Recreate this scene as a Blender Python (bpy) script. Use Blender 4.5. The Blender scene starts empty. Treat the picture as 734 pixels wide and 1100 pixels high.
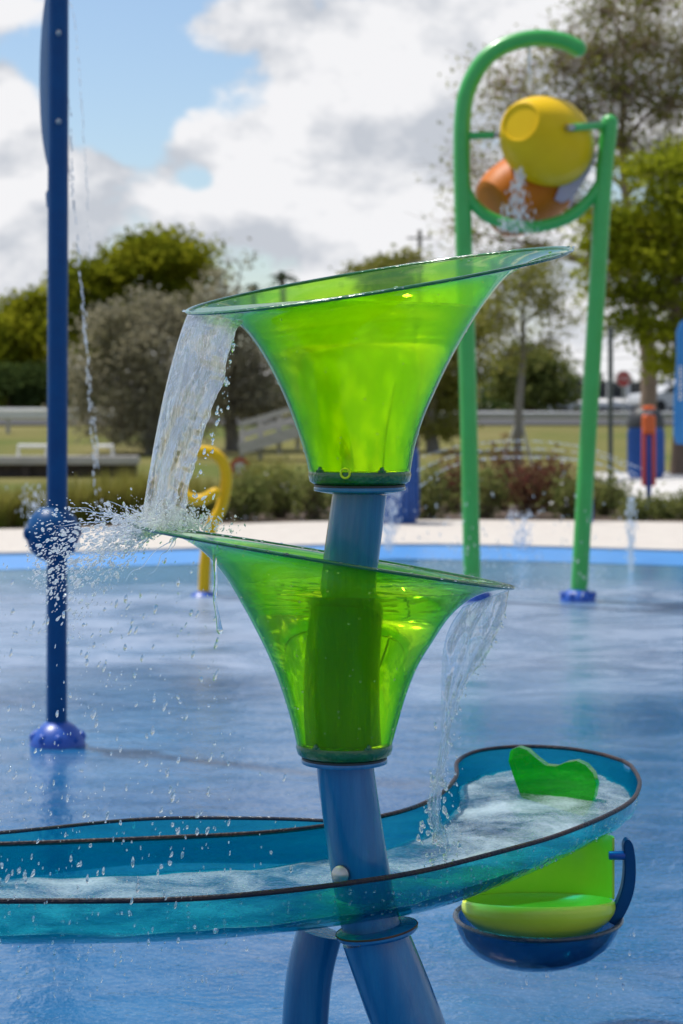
import bpy, bmesh, math, random
import numpy as np
from mathutils import Vector, Matrix, noise as mnoise

random.seed(7); RNG = np.random.default_rng(11)
scene = bpy.context.scene
COL = scene.collection
F, CX, HY, CZ = 2200.0, 367.0, 435.0, 1.5      # camera intrinsics (metres / photo pixels)

def P(px, py, Y):
    return Vector(((px - CX) * Y / F, Y, CZ - (py - HY) * Y / F))

# ------------------------------------------------------------------ materials
MATS = {}
def new_mat(name):
    m = bpy.data.materials.new(name); m.use_nodes = True
    nt = m.node_tree; nt.nodes.clear()
    out = nt.nodes.new('ShaderNodeOutputMaterial')
    MATS[name] = m
    return m, nt, out

def nd(nt, typ, **kw):
    n = nt.nodes.new(typ)
    for k, v in kw.items():
        if k.startswith('_'): setattr(n, k[1:], v)
        else: n.inputs[k.replace('__', ' ')].default_value = v
    return n

def c4(c): return (c[0], c[1], c[2], 1.0)

def surf(name, col, col2=None, rough=0.4, scale=8.0, bump=0.0, bscale=60.0, spec=0.5, metal=0.0, coat=0.0, stretch=(1,1,1), detail=6):
    m, nt, out = new_mat(name); L = nt.links
    b = nd(nt, 'ShaderNodeBsdfPrincipled'); b.inputs['Roughness'].default_value = rough
    b.inputs['Specular IOR Level'].default_value = spec; b.inputs['Metallic'].default_value = metal
    b.inputs['Coat Weight'].default_value = coat; b.inputs['Coat Roughness'].default_value = 0.08
    tc = nd(nt, 'ShaderNodeTexCoord'); mp = nd(nt, 'ShaderNodeMapping'); mp.inputs['Scale'].default_value = stretch
    L.new(tc.outputs['Object'], mp.inputs['Vector'])
    if col2 is not None:
        n = nd(nt, 'ShaderNodeTexNoise', Scale=scale, Detail=detail, Roughness=0.65); L.new(mp.outputs[0], n.inputs['Vector'])
        r = nd(nt, 'ShaderNodeMapRange'); r.inputs['From Min'].default_value = 0.35; r.inputs['From Max'].default_value = 0.65
        L.new(n.outputs['Fac'], r.inputs['Value'])
        mx = nd(nt, 'ShaderNodeMix', _data_type='RGBA'); mx.inputs['A'].default_value = c4(col); mx.inputs['B'].default_value = c4(col2)
        L.new(r.outputs[0], mx.inputs['Factor']); L.new(mx.outputs['Result'], b.inputs['Base Color'])
        rr = nd(nt, 'ShaderNodeMapRange'); rr.inputs['To Min'].default_value = max(0.02, rough - 0.08); rr.inputs['To Max'].default_value = min(1, rough + 0.12)
        L.new(n.outputs['Fac'], rr.inputs['Value']); L.new(rr.outputs[0], b.inputs['Roughness'])
    else:
        b.inputs['Base Color'].default_value = c4(col)
    if bump > 0:
        n2 = nd(nt, 'ShaderNodeTexNoise', Scale=bscale, Detail=4.0); L.new(mp.outputs[0], n2.inputs['Vector'])
        bp = nd(nt, 'ShaderNodeBump', Strength=bump, Distance=0.01); L.new(n2.outputs['Fac'], bp.inputs['Height'])
        L.new(bp.outputs[0], b.inputs['Normal'])
    L.new(b.outputs[0], out.inputs['Surface'])
    return m

def acrylic(name, tint, trans_col, ftrans=0.25, rough=0.03, bump=0.0, bscale=40.0, ior=1.45, gloss_tint=(1,1,1), deep=None):
    """coloured see-through plastic wall: tinted straight transmission + a little body scatter + clear reflection"""
    m, nt, out = new_mat(name); L = nt.links
    t = nd(nt, 'ShaderNodeBsdfTransparent', Color=c4(tint))
    # a wall seen edge-on is a longer way through the plastic: deeper colour (Beer-Lambert)
    lw = nd(nt, 'ShaderNodeLayerWeight', Blend=0.5); pw = nd(nt, 'ShaderNodeMath', _operation='POWER'); pw.inputs[1].default_value = 2.2; L.new(lw.outputs['Facing'], pw.inputs[0])
    mt = nd(nt, 'ShaderNodeMix', _data_type='RGBA'); mt.inputs['A'].default_value = c4(tint); mt.inputs['B'].default_value = c4(deep or [q ** 3.5 for q in tint])
    L.new(pw.outputs[0], mt.inputs['Factor']); L.new(mt.outputs['Result'], t.inputs['Color'])
    tl = nd(nt, 'ShaderNodeBsdfTranslucent', Color=c4(trans_col))
    df = nd(nt, 'ShaderNodeBsdfDiffuse', Color=c4(trans_col))
    if deep:
        mt2 = nd(nt, 'ShaderNodeMix', _data_type='RGBA'); mt2.inputs['A'].default_value = c4(trans_col); mt2.inputs['B'].default_value = c4([q * .7 for q in deep])
        L.new(pw.outputs[0], mt2.inputs['Factor']); L.new(mt2.outputs['Result'], tl.inputs['Color']); L.new(mt2.outputs['Result'], df.inputs['Color'])
    g = nd(nt, 'ShaderNodeBsdfGlossy', Color=c4(gloss_tint), Roughness=rough)
    m0 = nd(nt, 'ShaderNodeMixShader', Fac=0.3); L.new(tl.outputs[0], m0.inputs[1]); L.new(df.outputs[0], m0.inputs[2])
    m1 = nd(nt, 'ShaderNodeMixShader', Fac=ftrans); L.new(t.outputs[0], m1.inputs[1]); L.new(m0.outputs[0], m1.inputs[2])
    fr = nd(nt, 'ShaderNodeFresnel', IOR=ior)
    ge = nd(nt, 'ShaderNodeNewGeometry'); sb = nd(nt, 'ShaderNodeMath', _operation='SUBTRACT'); sb.inputs[0].default_value = 1.0; L.new(ge.outputs['Backfacing'], sb.inputs[1])
    fm = nd(nt, 'ShaderNodeMath', _operation='MULTIPLY'); L.new(fr.outputs[0], fm.inputs[0]); L.new(sb.outputs[0], fm.inputs[1])
    m2 = nd(nt, 'ShaderNodeMixShader'); L.new(fm.outputs[0], m2.inputs[0]); L.new(m1.outputs[0], m2.inputs[1]); L.new(g.outputs[0], m2.inputs[2])
    if bump > 0:
        tc = nd(nt, 'ShaderNodeTexCoord')
        n = nd(nt, 'ShaderNodeTexNoise', Scale=bscale, Detail=3.0, Distortion=0.6); L.new(tc.outputs['Object'], n.inputs['Vector'])
        v = nd(nt, 'ShaderNodeTexVoronoi', Scale=bscale * 1.6); L.new(tc.outputs['Object'], v.inputs['Vector'])
        mr = nd(nt, 'ShaderNodeMapRange'); mr.inputs['From Min'].default_value = 0.0; mr.inputs['From Max'].default_value = 0.22
        mr.inputs['To Min'].default_value = 1.0; mr.inputs['To Max'].default_value = 0.0
        L.new(v.outputs['Distance'], mr.inputs['Value'])
        ad = nd(nt, 'ShaderNodeMath', _operation='ADD'); L.new(n.outputs['Fac'], ad.inputs[0]); L.new(mr.outputs[0], ad.inputs[1])
        bp = nd(nt, 'ShaderNodeBump', Strength=bump, Distance=0.004); L.new(ad.outputs[0], bp.inputs['Height'])
        for q in (g, df, fr): L.new(bp.outputs[0], q.inputs['Normal'])
    L.new(m2.outputs[0], out.inputs['Surface'])
    return m

def glass(name, col=(1,1,1), rough=0.0, ior=1.33, bump=0.0, bscale=30.0, white=0.0, clear=0.0):
    m, nt, out = new_mat(name); L = nt.links
    g = nd(nt, 'ShaderNodeBsdfGlass', Color=c4(col), Roughness=rough, IOR=ior)
    last = g
    if bump > 0:
        tc = nd(nt, 'ShaderNodeTexCoord'); n = nd(nt, 'ShaderNodeTexNoise', Scale=bscale, Detail=2.0, Distortion=0.5)
        L.new(tc.outputs['Object'], n.inputs['Vector'])
        bp = nd(nt, 'ShaderNodeBump', Strength=bump, Distance=0.01); L.new(n.outputs['Fac'], bp.inputs['Height']); L.new(bp.outputs[0], g.inputs['Normal'])
    if clear > 0:
        tr = nd(nt, 'ShaderNodeBsdfTransparent', Color=c4(col)); x0 = nd(nt, 'ShaderNodeMixShader', Fac=clear); L.new(g.outputs[0], x0.inputs[1]); L.new(tr.outputs[0], x0.inputs[2]); last = x0
    if white > 0:
        tl = nd(nt, 'ShaderNodeBsdfTranslucent', Color=(0.9, 0.93, 0.96, 1)); df = nd(nt, 'ShaderNodeBsdfDiffuse', Color=(0.9, 0.93, 0.96, 1))
        a = nd(nt, 'ShaderNodeMixShader', Fac=0.5); L.new(tl.outputs[0], a.inputs[1]); L.new(df.outputs[0], a.inputs[2])
        x = nd(nt, 'ShaderNodeMixShader', Fac=white); L.new(last.outputs[0], x.inputs[1]); L.new(a.outputs[0], x.inputs[2]); last = x
    L.new(last.outputs[0], out.inputs['Surface'])
    return m

def leafmat(name, c1, c2, c3, trans=0.3, nscale=0.6):
    m, nt, out = new_mat(name); L = nt.links
    geo = nd(nt, 'ShaderNodeNewGeometry')
    tc = nd(nt, 'ShaderNodeTexCoord'); n = nd(nt, 'ShaderNodeTexNoise', Scale=nscale, Detail=3.0); L.new(tc.outputs['Object'], n.inputs['Vector'])
    mx = nd(nt, 'ShaderNodeMix', _data_type='RGBA'); mx.inputs['A'].default_value = c4(c1); mx.inputs['B'].default_value = c4(c2)
    L.new(geo.outputs['Random Per Island'], mx.inputs['Factor'])
    r = nd(nt, 'ShaderNodeMapRange'); r.inputs['From Min'].default_value = 0.45; r.inputs['From Max'].default_value = 0.62; L.new(n.outputs['Fac'], r.inputs['Value'])
    m2 = nd(nt, 'ShaderNodeMix', _data_type='RGBA'); m2.inputs['B'].default_value = c4(c3)
    L.new(r.outputs[0], m2.inputs['Factor']); L.new(mx.outputs['Result'], m2.inputs['A'])
    d = nd(nt, 'ShaderNodeBsdfDiffuse'); t = nd(nt, 'ShaderNodeBsdfTranslucent')
    L.new(m2.outputs['Result'], d.inputs['Color']); L.new(m2.outputs['Result'], t.inputs['Color'])
    ms = nd(nt, 'ShaderNodeMixShader', Fac=trans); L.new(d.outputs[0], ms.inputs[1]); L.new(t.outputs[0], ms.inputs[2])
    L.new(ms.outputs[0], out.inputs['Surface'])
    return m

# ------------------------------------------------------------------ mesh helper
def catmull(pts, n):
    pts = [Vector(p) for p in pts]
    if len(pts) < 3:
        return [pts[0].lerp(pts[-1], i / (n - 1)) for i in range(n)]
    ext = [pts[0] * 2 - pts[1]] + pts + [pts[-1] * 2 - pts[-2]]
    out = []; m = len(pts) - 1
    for i in range(n):
        u = i / (n - 1) * m; k = min(int(u), m - 1); t = u - k
        a, b, c, d = ext[k:k + 4]
        out.append(0.5 * ((2 * b) + (c - a) * t + (2 * a - 5 * b + 4 * c - d) * t * t + (3 * b - a - 3 * c + d) * t ** 3))
    return out

def lin(vals, n):
    xs = np.linspace(0, len(vals) - 1, n); return np.interp(xs, range(len(vals)), vals)

class MB:
    def __init__(s): s.v = []; s.f = []
    def add(s, vs, fs):
        o = len(s.v); s.v += [tuple(v) for v in vs]; s.f += [tuple(i + o for i in f) for f in fs]; return s
    def loft(s, rings, closed=True, cap0=False, cap1=False):
        n = len(rings[0]); vs = [v for r in rings for v in r]; fs = []
        for i in range(len(rings) - 1):
            for j in range(n if closed else n - 1):
                k = (j + 1) % n
                fs.append((i * n + j, i * n + k, (i + 1) * n + k, (i + 1) * n + j))
        if cap0: fs.append(tuple(range(n - 1, -1, -1)))
        if cap1: fs.append(tuple((len(rings) - 1) * n + j for j in range(n)))
        return s.add(vs, fs)
    def tube(s, pts, rad, n=16, caps=True, res=None, squash=1.0):
        if res: 
            rad = list(lin(rad if hasattr(rad, '__len__') else [rad, rad], res)); pts = catmull(pts, res)
        pts = [Vector(p) for p in pts]
        if not hasattr(rad, '__len__'): rad = [rad] * len(pts)
        rings = []; up = None
        for i, p in enumerate(pts):
            t = (pts[min(i + 1, len(pts) - 1)] - pts[max(i - 1, 0)]).normalized()
            if up is None:
                up = Vector((0, 0, 1)) if abs(t.z) < 0.9 else Vector((0, 1, 0))
            a = t.cross(up).normalized(); b = a.cross(t).normalized(); up = b
            rings.append([p + (a * math.cos(q) + b * math.sin(q) * squash) * rad[i] for q in [2 * math.pi * j / n for j in range(n)]])
        return s.loft(rings, True, caps, caps)
    def ball_tube(s, pts, rad, n=16, res=40):          # tube with rounded ends
        pts = catmull(pts, res); r = [rad] * res
        d0 = (pts[0] - pts[1]).normalized(); d1 = (pts[-1] - pts[-2]).normalized()
        pre = [(pts[0] + d0 * rad * math.sin(a), rad * math.cos(a)) for a in (1.45, 1.1, 0.7, 0.35)]
        post = [(pts[-1] + d1 * rad * math.sin(a), rad * math.cos(a)) for a in (0.35, 0.7, 1.1, 1.45)]
        P_ = [p for p, _ in pre] + pts + [p for p, _ in post]; R_ = [q for _, q in pre] + r + [q for _, q in post]
        return s.tube(P_, R_, n)
    def box(s, c, d, rz=0.0, M=None):
        x, y, z = d[0] / 2, d[1] / 2, d[2] / 2
        vs = [Vector((a * x, b * y, e * z)) for a in (-1, 1) for b in (-1, 1) for e in (-1, 1)]
        R = M if M is not None else Matrix.Rotation(rz, 3, 'Z')
        vs = [R @ v + Vector(c) for v in vs]
        return s.add(vs, [(0, 1, 3, 2), (4, 6, 7, 5), (0, 4, 5, 1), (2, 3, 7, 6), (0, 2, 6, 4), (1, 5, 7, 3)])
    def lathe(s, prof, c=(0, 0, 0), n=32, axis=None, cap0=True, cap1=True):
        c = Vector(c); ax = Vector(axis or (0, 0, 1)).normalized()
        q = Vector((0, 0, 1)).rotation_difference(ax).to_matrix()
        rings = [[q @ Vector((r * math.cos(2 * math.pi * j / n), r * math.sin(2 * math.pi * j / n), z)) + c for j in range(n)] for r, z in prof]
        return s.loft(rings, True, cap0, cap1)
    def ellipsoid(s, c, r, axis=None, n=12, m=8):
        prof = [(max(1e-4, math.sin(math.pi * i / m)) , -math.cos(math.pi * i / m)) for i in range(m + 1)]
        c = Vector(c); q = Matrix.Identity(3)
        if axis is not None: q = Vector((0, 0, 1)).rotation_difference(Vector(axis).normalized()).to_matrix()
        rings = [[q @ Vector((a * r[0] * math.cos(2 * math.pi * j / n), a * r[1] * math.sin(2 * math.pi * j / n), b * r[2])) + c for j in range(n)] for a, b in prof]
        return s.loft(rings, True, True, True)
    def prism(s, outline, depth_vec):
        n = len(outline); a = [Vector(p) for p in outline]; b = [p + Vector(depth_vec) for p in a]
        fs = [tuple(range(n)), tuple(range(2 * n - 1, n - 1, -1))] + [(i, n + i, n + (i + 1) % n, (i + 1) % n) for i in range(n)]
        return s.add(a + b, fs)
    def build(s, name, mat, parent=None, smooth=True, angle=40, bevel=0.0, mods=None):
        me = bpy.data.meshes.new(name); o0 = Vector(parent.matrix_world.translation) if parent is not None else Vector((0, 0, 0))
        if parent is not None:
            o0 = world_loc(parent)
        me.from_pydata([Vector(v) - o0 for v in s.v], [], s.f); me.update()
        bm = bmesh.new(); bm.from_mesh(me); bmesh.ops.recalc_face_normals(bm, faces=bm.faces)
        if bevel > 0:
            es = [e for e in bm.edges if len(e.link_faces) == 2 and e.calc_face_angle(0) > 0.6]
            bmesh.ops.bevel(bm, geom=es, offset=bevel, segments=2, affect='EDGES', clamp_overlap=True)
        bm.to_mesh(me); bm.free()
        ob = bpy.data.objects.new(name, me); COL.objects.link(ob)
        me.materials.append(MATS[mat] if isinstance(mat, str) else mat)
        if smooth:
            me.shade_smooth()
            try: me.set_sharp_from_angle(angle=math.radians(angle))
            except Exception: pass
        if parent is not None: ob.parent = parent
        return ob

def world_loc(o):
    v = Vector(o.location)
    while o.parent is not None:
        o = o.parent; v = v + Vector(o.location)
    return v

def tag(o, label=None, cat=None, group=None, kind=None):
    if label: o['label'] = label
    if cat: o['category'] = cat
    if group: o['group'] = group
    if kind: o['kind'] = kind
    return o

def thing(name, loc, label, cat, group=None):
    o = bpy.data.objects.new(name, None); o.empty_display_size = 0.1; COL.objects.link(o); o.location = loc
    return tag(o, label, cat, group)

def struct(name, mb, mat, **kw):
    o = mb.build(name, mat, **kw); o['kind'] = 'structure'; return o

def fast_mesh(name, V, Fq, mat, parent=None, nper=4, smooth=False):
    """numpy quads/tris straight into one mesh"""
    o0 = np.array(world_loc(parent)) if parent is not None else np.zeros(3)
    V = np.asarray(V, dtype=np.float32) - o0.astype(np.float32); Fq = np.asarray(Fq, dtype=np.int32)
    me = bpy.data.meshes.new(name)
    me.vertices.add(len(V)); me.vertices.foreach_set('co', V.ravel())
    me.loops.add(Fq.size); me.loops.foreach_set('vertex_index', Fq.ravel())
    me.polygons.add(len(Fq)); me.polygons.foreach_set('loop_start', np.arange(len(Fq), dtype=np.int32) * nper)
    me.polygons.foreach_set('loop_total', np.full(len(Fq), nper, dtype=np.int32))
    if smooth: me.polygons.foreach_set('use_smooth', np.ones(len(Fq), dtype=bool))
    me.update(calc_edges=True); me.validate()
    ob = bpy.data.objects.new(name, me); COL.objects.link(ob); me.materials.append(MATS[mat])
    if parent is not None: ob.parent = parent
    return ob

def leaf_quads(C, size, aspect=0.5, up=0.4):
    """one leaf-shaped quad per centre"""
    n = len(C)
    a = RNG.normal(size=(n, 3)); a /= np.linalg.norm(a, axis=1)[:, None]
    b = RNG.normal(size=(n, 3)); b[:, 2] += up; b -= (b * a).sum(1)[:, None] * a; b /= np.linalg.norm(b, axis=1)[:, None] + 1e-9
    s = size * RNG.uniform(0.6, 1.4, n)[:, None]
    V = np.stack([C - a * s * 0.5, C + b * s * aspect * 0.5 , C + a * s * 0.5, C - b * s * aspect * 0.5], 1).reshape(-1, 3)
    return V, np.arange(4 * n).reshape(-1, 4)

_ico = None
def drops(C, R, stretch=None, axis=None):
    """many water drops as one vertex/face set; C centres, R radii, stretch along axis"""
    global _ico
    if _ico is None:
        bm = bmesh.new(); bmesh.ops.create_icosphere(bm, subdivisions=2, radius=1.0)
        bm.verts.ensure_lookup_table(); _ico = (np.array([v.co[:] for v in bm.verts]), np.array([[v.index for v in f.verts] for f in bm.faces])); bm.free()
    iv, if_ = _ico; n = len(C)
    C = np.asarray(C); R = np.asarray(R)
    V = np.repeat(iv[None], n, 0) * R[:, None, None]
    ph = RNG.uniform(0, 6.28, (n, 1))
    wob = 1 + 0.22 * np.sin(iv[None, :, 0] * 3 + ph) * np.cos(iv[None, :, 2] * 2.5 + ph * 1.7)
    V = V * wob[:, :, None]
    if stretch is not None:
        ax = np.asarray(axis, dtype=float); ax = ax / (np.linalg.norm(ax, axis=1)[:, None] + 1e-9)
        d = (V * ax[:, None, :]).sum(2)
        V = V + d[:, :, None] * ax[:, None, :] * (np.asarray(stretch)[:, None, None] - 1)
    V = V + C[:, None, :]
    Fq = if_[None] + (np.arange(n) * len(iv))[:, None, None]
    return V.reshape(-1, 3), Fq.reshape(-1, 3)

# ------------------------------------------------------------------ palette
surf('blue_paint', (0.003, 0.115, 0.29), (0.014, 0.18, 0.38), spec=0.4, rough=0.2, scale=26, bump=0.22, bscale=70, coat=0.35, stretch=(1, 1, 0.10), detail=8)
surf('navy_paint', (0.001, 0.056, 0.18), (0.001, 0.07, 0.21), spec=0.2, rough=0.35, scale=10, bump=0.05)
surf('royal_blue', (0.01, 0.07, 0.36), (0.015, 0.09, 0.42), rough=0.35, scale=10, bump=0.1)
surf('green_paint', (0.04, 0.38, 0.065), (0.045, 0.42, 0.08), rough=0.32, scale=6, bump=0.04, coat=0.2)
surf('yellow_plastic', (0.78, 0.48, 0.003), (0.84, 0.53, 0.004), rough=0.45, spec=0.2, scale=3, bump=0.03)
surf('yellow_paint', (0.74, 0.43, 0.003), (0.78, 0.46, 0.004), spec=0.25, rough=0.4, scale=5)
surf('orange_plastic', (0.56, 0.16, 0.006), (0.48, 0.12, 0.006), spec=0.2, rough=0.45, scale=4)
surf('lilac_plastic', (0.42, 0.36, 0.50), (0.50, 0.44, 0.55), rough=0.3, scale=6)
surf('steel', (0.55, 0.53, 0.50), (0.42, 0.40, 0.37), rough=0.3, scale=30, metal=1.0)
surf('black_rubber', (0.010, 0.014, 0.018), (0.016, 0.02, 0.024), rough=0.4, scale=30, bump=0.2)
surf('rust_edge', (0.14, 0.055, 0.02), (0.05, 0.03, 0.025), rough=0.8, scale=25, bump=0.4)
surf('concrete', (0.53, 0.49, 0.44), (0.46, 0.42, 0.38), rough=0.85, scale=5, bump=0.35, bscale=40)
surf('pale_concrete', (0.60, 0.58, 0.55), (0.52, 0.50, 0.48), rough=0.85, scale=3, bump=0.2)
surf('asphalt', (0.055, 0.055, 0.055), (0.045, 0.045, 0.045), rough=0.9, scale=20)
surf('border_blue', (0.06, 0.24, 0.58), (0.07, 0.27, 0.62), rough=0.32, scale=3, bump=0.05)
surf('bark_brown', (0.11, 0.075, 0.055), (0.17, 0.12, 0.09), rough=0.95, scale=6, bump=0.8, bscale=14, stretch=(1, 1, 0.25))
surf('bark_grey', (0.16, 0.14, 0.12), (0.22, 0.20, 0.17), rough=0.95, scale=6, bump=0.8, bscale=14, stretch=(1, 1, 0.25))
surf('bark_twig', (0.27, 0.19, 0.145), (0.34, 0.25, 0.19), rough=0.95, scale=6, bump=0.6, bscale=14, stretch=(1, 1, 0.25))
surf('soil', (0.06, 0.04, 0.028), (0.09, 0.06, 0.04), rough=1.0, scale=4, bump=0.6, bscale=20)
surf('white_paint', (0.72, 0.72, 0.71), (0.66, 0.66, 0.65), rough=0.5, scale=4)
surf('roof_white', (0.74, 0.74, 0.74), (0.62, 0.62, 0.62), rough=0.55, scale=1.5)
surf('weathered_wood', (0.48, 0.45, 0.42), (0.38, 0.36, 0.33), rough=0.9, scale=9, stretch=(0.3, 1, 1), bump=0.3)
surf('dock_dark', (0.03, 0.025, 0.022), (0.07, 0.05, 0.04), rough=0.9, scale=6)
surf('galvanised', (0.45, 0.46, 0.47), (0.38, 0.39, 0.40), rough=0.45, scale=8, metal=0.4)
surf('dark_metal', (0.045, 0.06, 0.055), (0.06, 0.07, 0.065), rough=0.5, scale=8)
surf('window_dark', (0.02, 0.025, 0.03), rough=0.08)
surf('tyre', (0.02, 0.02, 0.02), rough=0.8)
surf('silver_paint', (0.55, 0.56, 0.57), (0.6, 0.6, 0.6), rough=0.25, coat=0.6)
surf('sign_red', (0.45, 0.015, 0.02), (0.40, 0.015, 0.02), rough=0.45)
surf('sign_white', (0.75, 0.75, 0.75), rough=0.45)
surf('coral_paint', (0.68, 0.10, 0.10), (0.70, 0.085, 0.075), rough=0.35, scale=3)
surf('orange_paint', (0.75, 0.13, 0.02), rough=0.35)
surf('bin_blue', (0.012, 0.075, 0.30), (0.015, 0.09, 0.36), rough=0.45, scale=12, bump=0.2)
surf('bin_dark', (0.025, 0.027, 0.032), (0.035, 0.037, 0.042), rough=0.5, scale=12)
surf('totem_blue', (0.02, 0.19, 0.52), (0.025, 0.22, 0.56), rough=0.4, scale=3)
surf('pale_blade', (0.22, 0.32, 0.46), (0.26, 0.37, 0.52), rough=0.35, scale=5)
surf('pole_grey', (0.20, 0.18, 0.16), (0.25, 0.23, 0.21), rough=0.9, scale=4)
acrylic('green_acrylic', (0.90, 1.0, 0.06), (0.50, 1.0, 0.0), deep=(0.06, 0.66, 0.20), ftrans=0.155, ior=1.22, rough=0.04, bump=0.05, bscale=22)
acrylic('green_acrylic_wet', (0.87, 1.0, 0.12), (0.46, 0.98, 0.0), deep=(0.05, 0.64, 0.20), ftrans=0.095, ior=1.22, rough=0.05, bump=0.12, bscale=38)
acrylic('green_panel', (0.2, 0.88, 0.12), (0.04, 0.66, 0.015), ftrans=0.34, rough=0.15, bump=0.35, bscale=60)
acrylic('blue_acrylic', (0.24, 0.80, 0.86), (0.004, 0.32, 0.42), ftrans=0.17, ior=1.38, rough=0.06, bump=0.9, bscale=36)
acrylic('dark_blue_acrylic', (0.30, 0.62, 0.78), (0.008, 0.12, 0.26), ftrans=0.22, rough=0.08, bump=0.5, bscale=42)
surf('lime_plastic', (0.74, 0.84, 0.05), (0.68, 0.81, 0.04), rough=0.3, scale=6, bump=0.06, coat=0.2)
surf('dark_green_edge', (0.006, 0.09, 0.022), (0.01, 0.14, 0.03), rough=0.1, scale=40, bump=0.3, bscale=120, coat=0.5)
surf('dark_blue_edge', (0.008, 0.02, 0.045), (0.03, 0.02, 0.02), rough=0.18, scale=40, bump=0.4, bscale=120, coat=0.5)
surf('rust_blue_edge', (0.008, 0.018, 0.035), (0.05, 0.03, 0.028), spec=0.2, rough=0.4, scale=18, bump=0.5, bscale=120)
surf('yellow_ring', (0.65, 0.75, 0.01), rough=0.3)
glass('water_fill', (0.95, 1.0, 0.84), ior=1.33, rough=0.13, clear=0.16)
glass('water_fill_low', (0.94, 1.0, 0.88), ior=1.33, rough=0.05, clear=0.10)
glass('water_clear', (1.0, 1.0, 1.0), ior=1.33, white=0.03)
glass('water_drop', (1.0, 1.0, 1.0), ior=1.33, white=0.12)
glass('water_white', (1.0, 1.0, 1.0), ior=1.33, white=0.45)

def foam_mat():
    m, nt, out = new_mat('foam_water'); L = nt.links
    tc = nd(nt, 'ShaderNodeTexCoord')
    n = nd(nt, 'ShaderNodeTexNoise', Scale=5.0, Detail=7.0, Roughness=0.6, Distortion=0.5); L.new(tc.outputs['Object'], n.inputs['Vector'])
    v = nd(nt, 'ShaderNodeTexVoronoi', Scale=150.0); L.new(tc.outputs['Object'], v.inputs['Vector'])
    vs = nd(nt, 'ShaderNodeMath', _operation='MULTIPLY_ADD'); vs.inputs[1].default_value = 0.10; L.new(v.outputs['Distance'], vs.inputs[0]); L.new(n.outputs['Fac'], vs.inputs[2])
    mr = nd(nt, 'ShaderNodeMapRange'); mr.inputs['From Min'].default_value = 0.45; mr.inputs['From Max'].default_value = 0.78; mr.inputs['To Min'].default_value = .04; mr.inputs['To Max'].default_value = 0.70; L.new(vs.outputs[0], mr.inputs['Value'])
    w = nd(nt, 'ShaderNodeBsdfPrincipled'); w.inputs['Base Color'].default_value = (0.44, 0.57, 0.63, 1); w.inputs['Roughness'].default_value = 0.45
    t = nd(nt, 'ShaderNodeBsdfTransparent', Color=(0.45, 0.85, 0.90, 1)); g = nd(nt, 'ShaderNodeBsdfGlossy', Roughness=0.05)
    fr = nd(nt, 'ShaderNodeFresnel', IOR=1.33)
    a = nd(nt, 'ShaderNodeMixShader'); L.new(fr.outputs[0], a.inputs[0]); L.new(t.outputs[0], a.inputs[1]); L.new(g.outputs[0], a.inputs[2])
    x = nd(nt, 'ShaderNodeMixShader'); L.new(mr.outputs[0], x.inputs[0]); L.new(a.outputs[0], x.inputs[1]); L.new(w.outputs[0], x.inputs[2])
    n3 = nd(nt, 'ShaderNodeTexNoise', Scale=26.0, Detail=4.0); L.new(tc.outputs['Object'], n3.inputs['Vector'])
    b1 = nd(nt, 'ShaderNodeBump', Strength=0.7, Distance=0.014); L.new(n3.outputs['Fac'], b1.inputs['Height'])
    b2 = nd(nt, 'ShaderNodeBump', Strength=0.2, Distance=0.002); L.new(v.outputs['Distance'], b2.inputs['Height']); L.new(b1.outputs[0], b2.inputs['Normal'])
    for q in (w, g): L.new(b2.outputs[0], q.inputs['Normal'])
    L.new(x.outputs[0], out.inputs['Surface'])
foam_mat()

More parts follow.
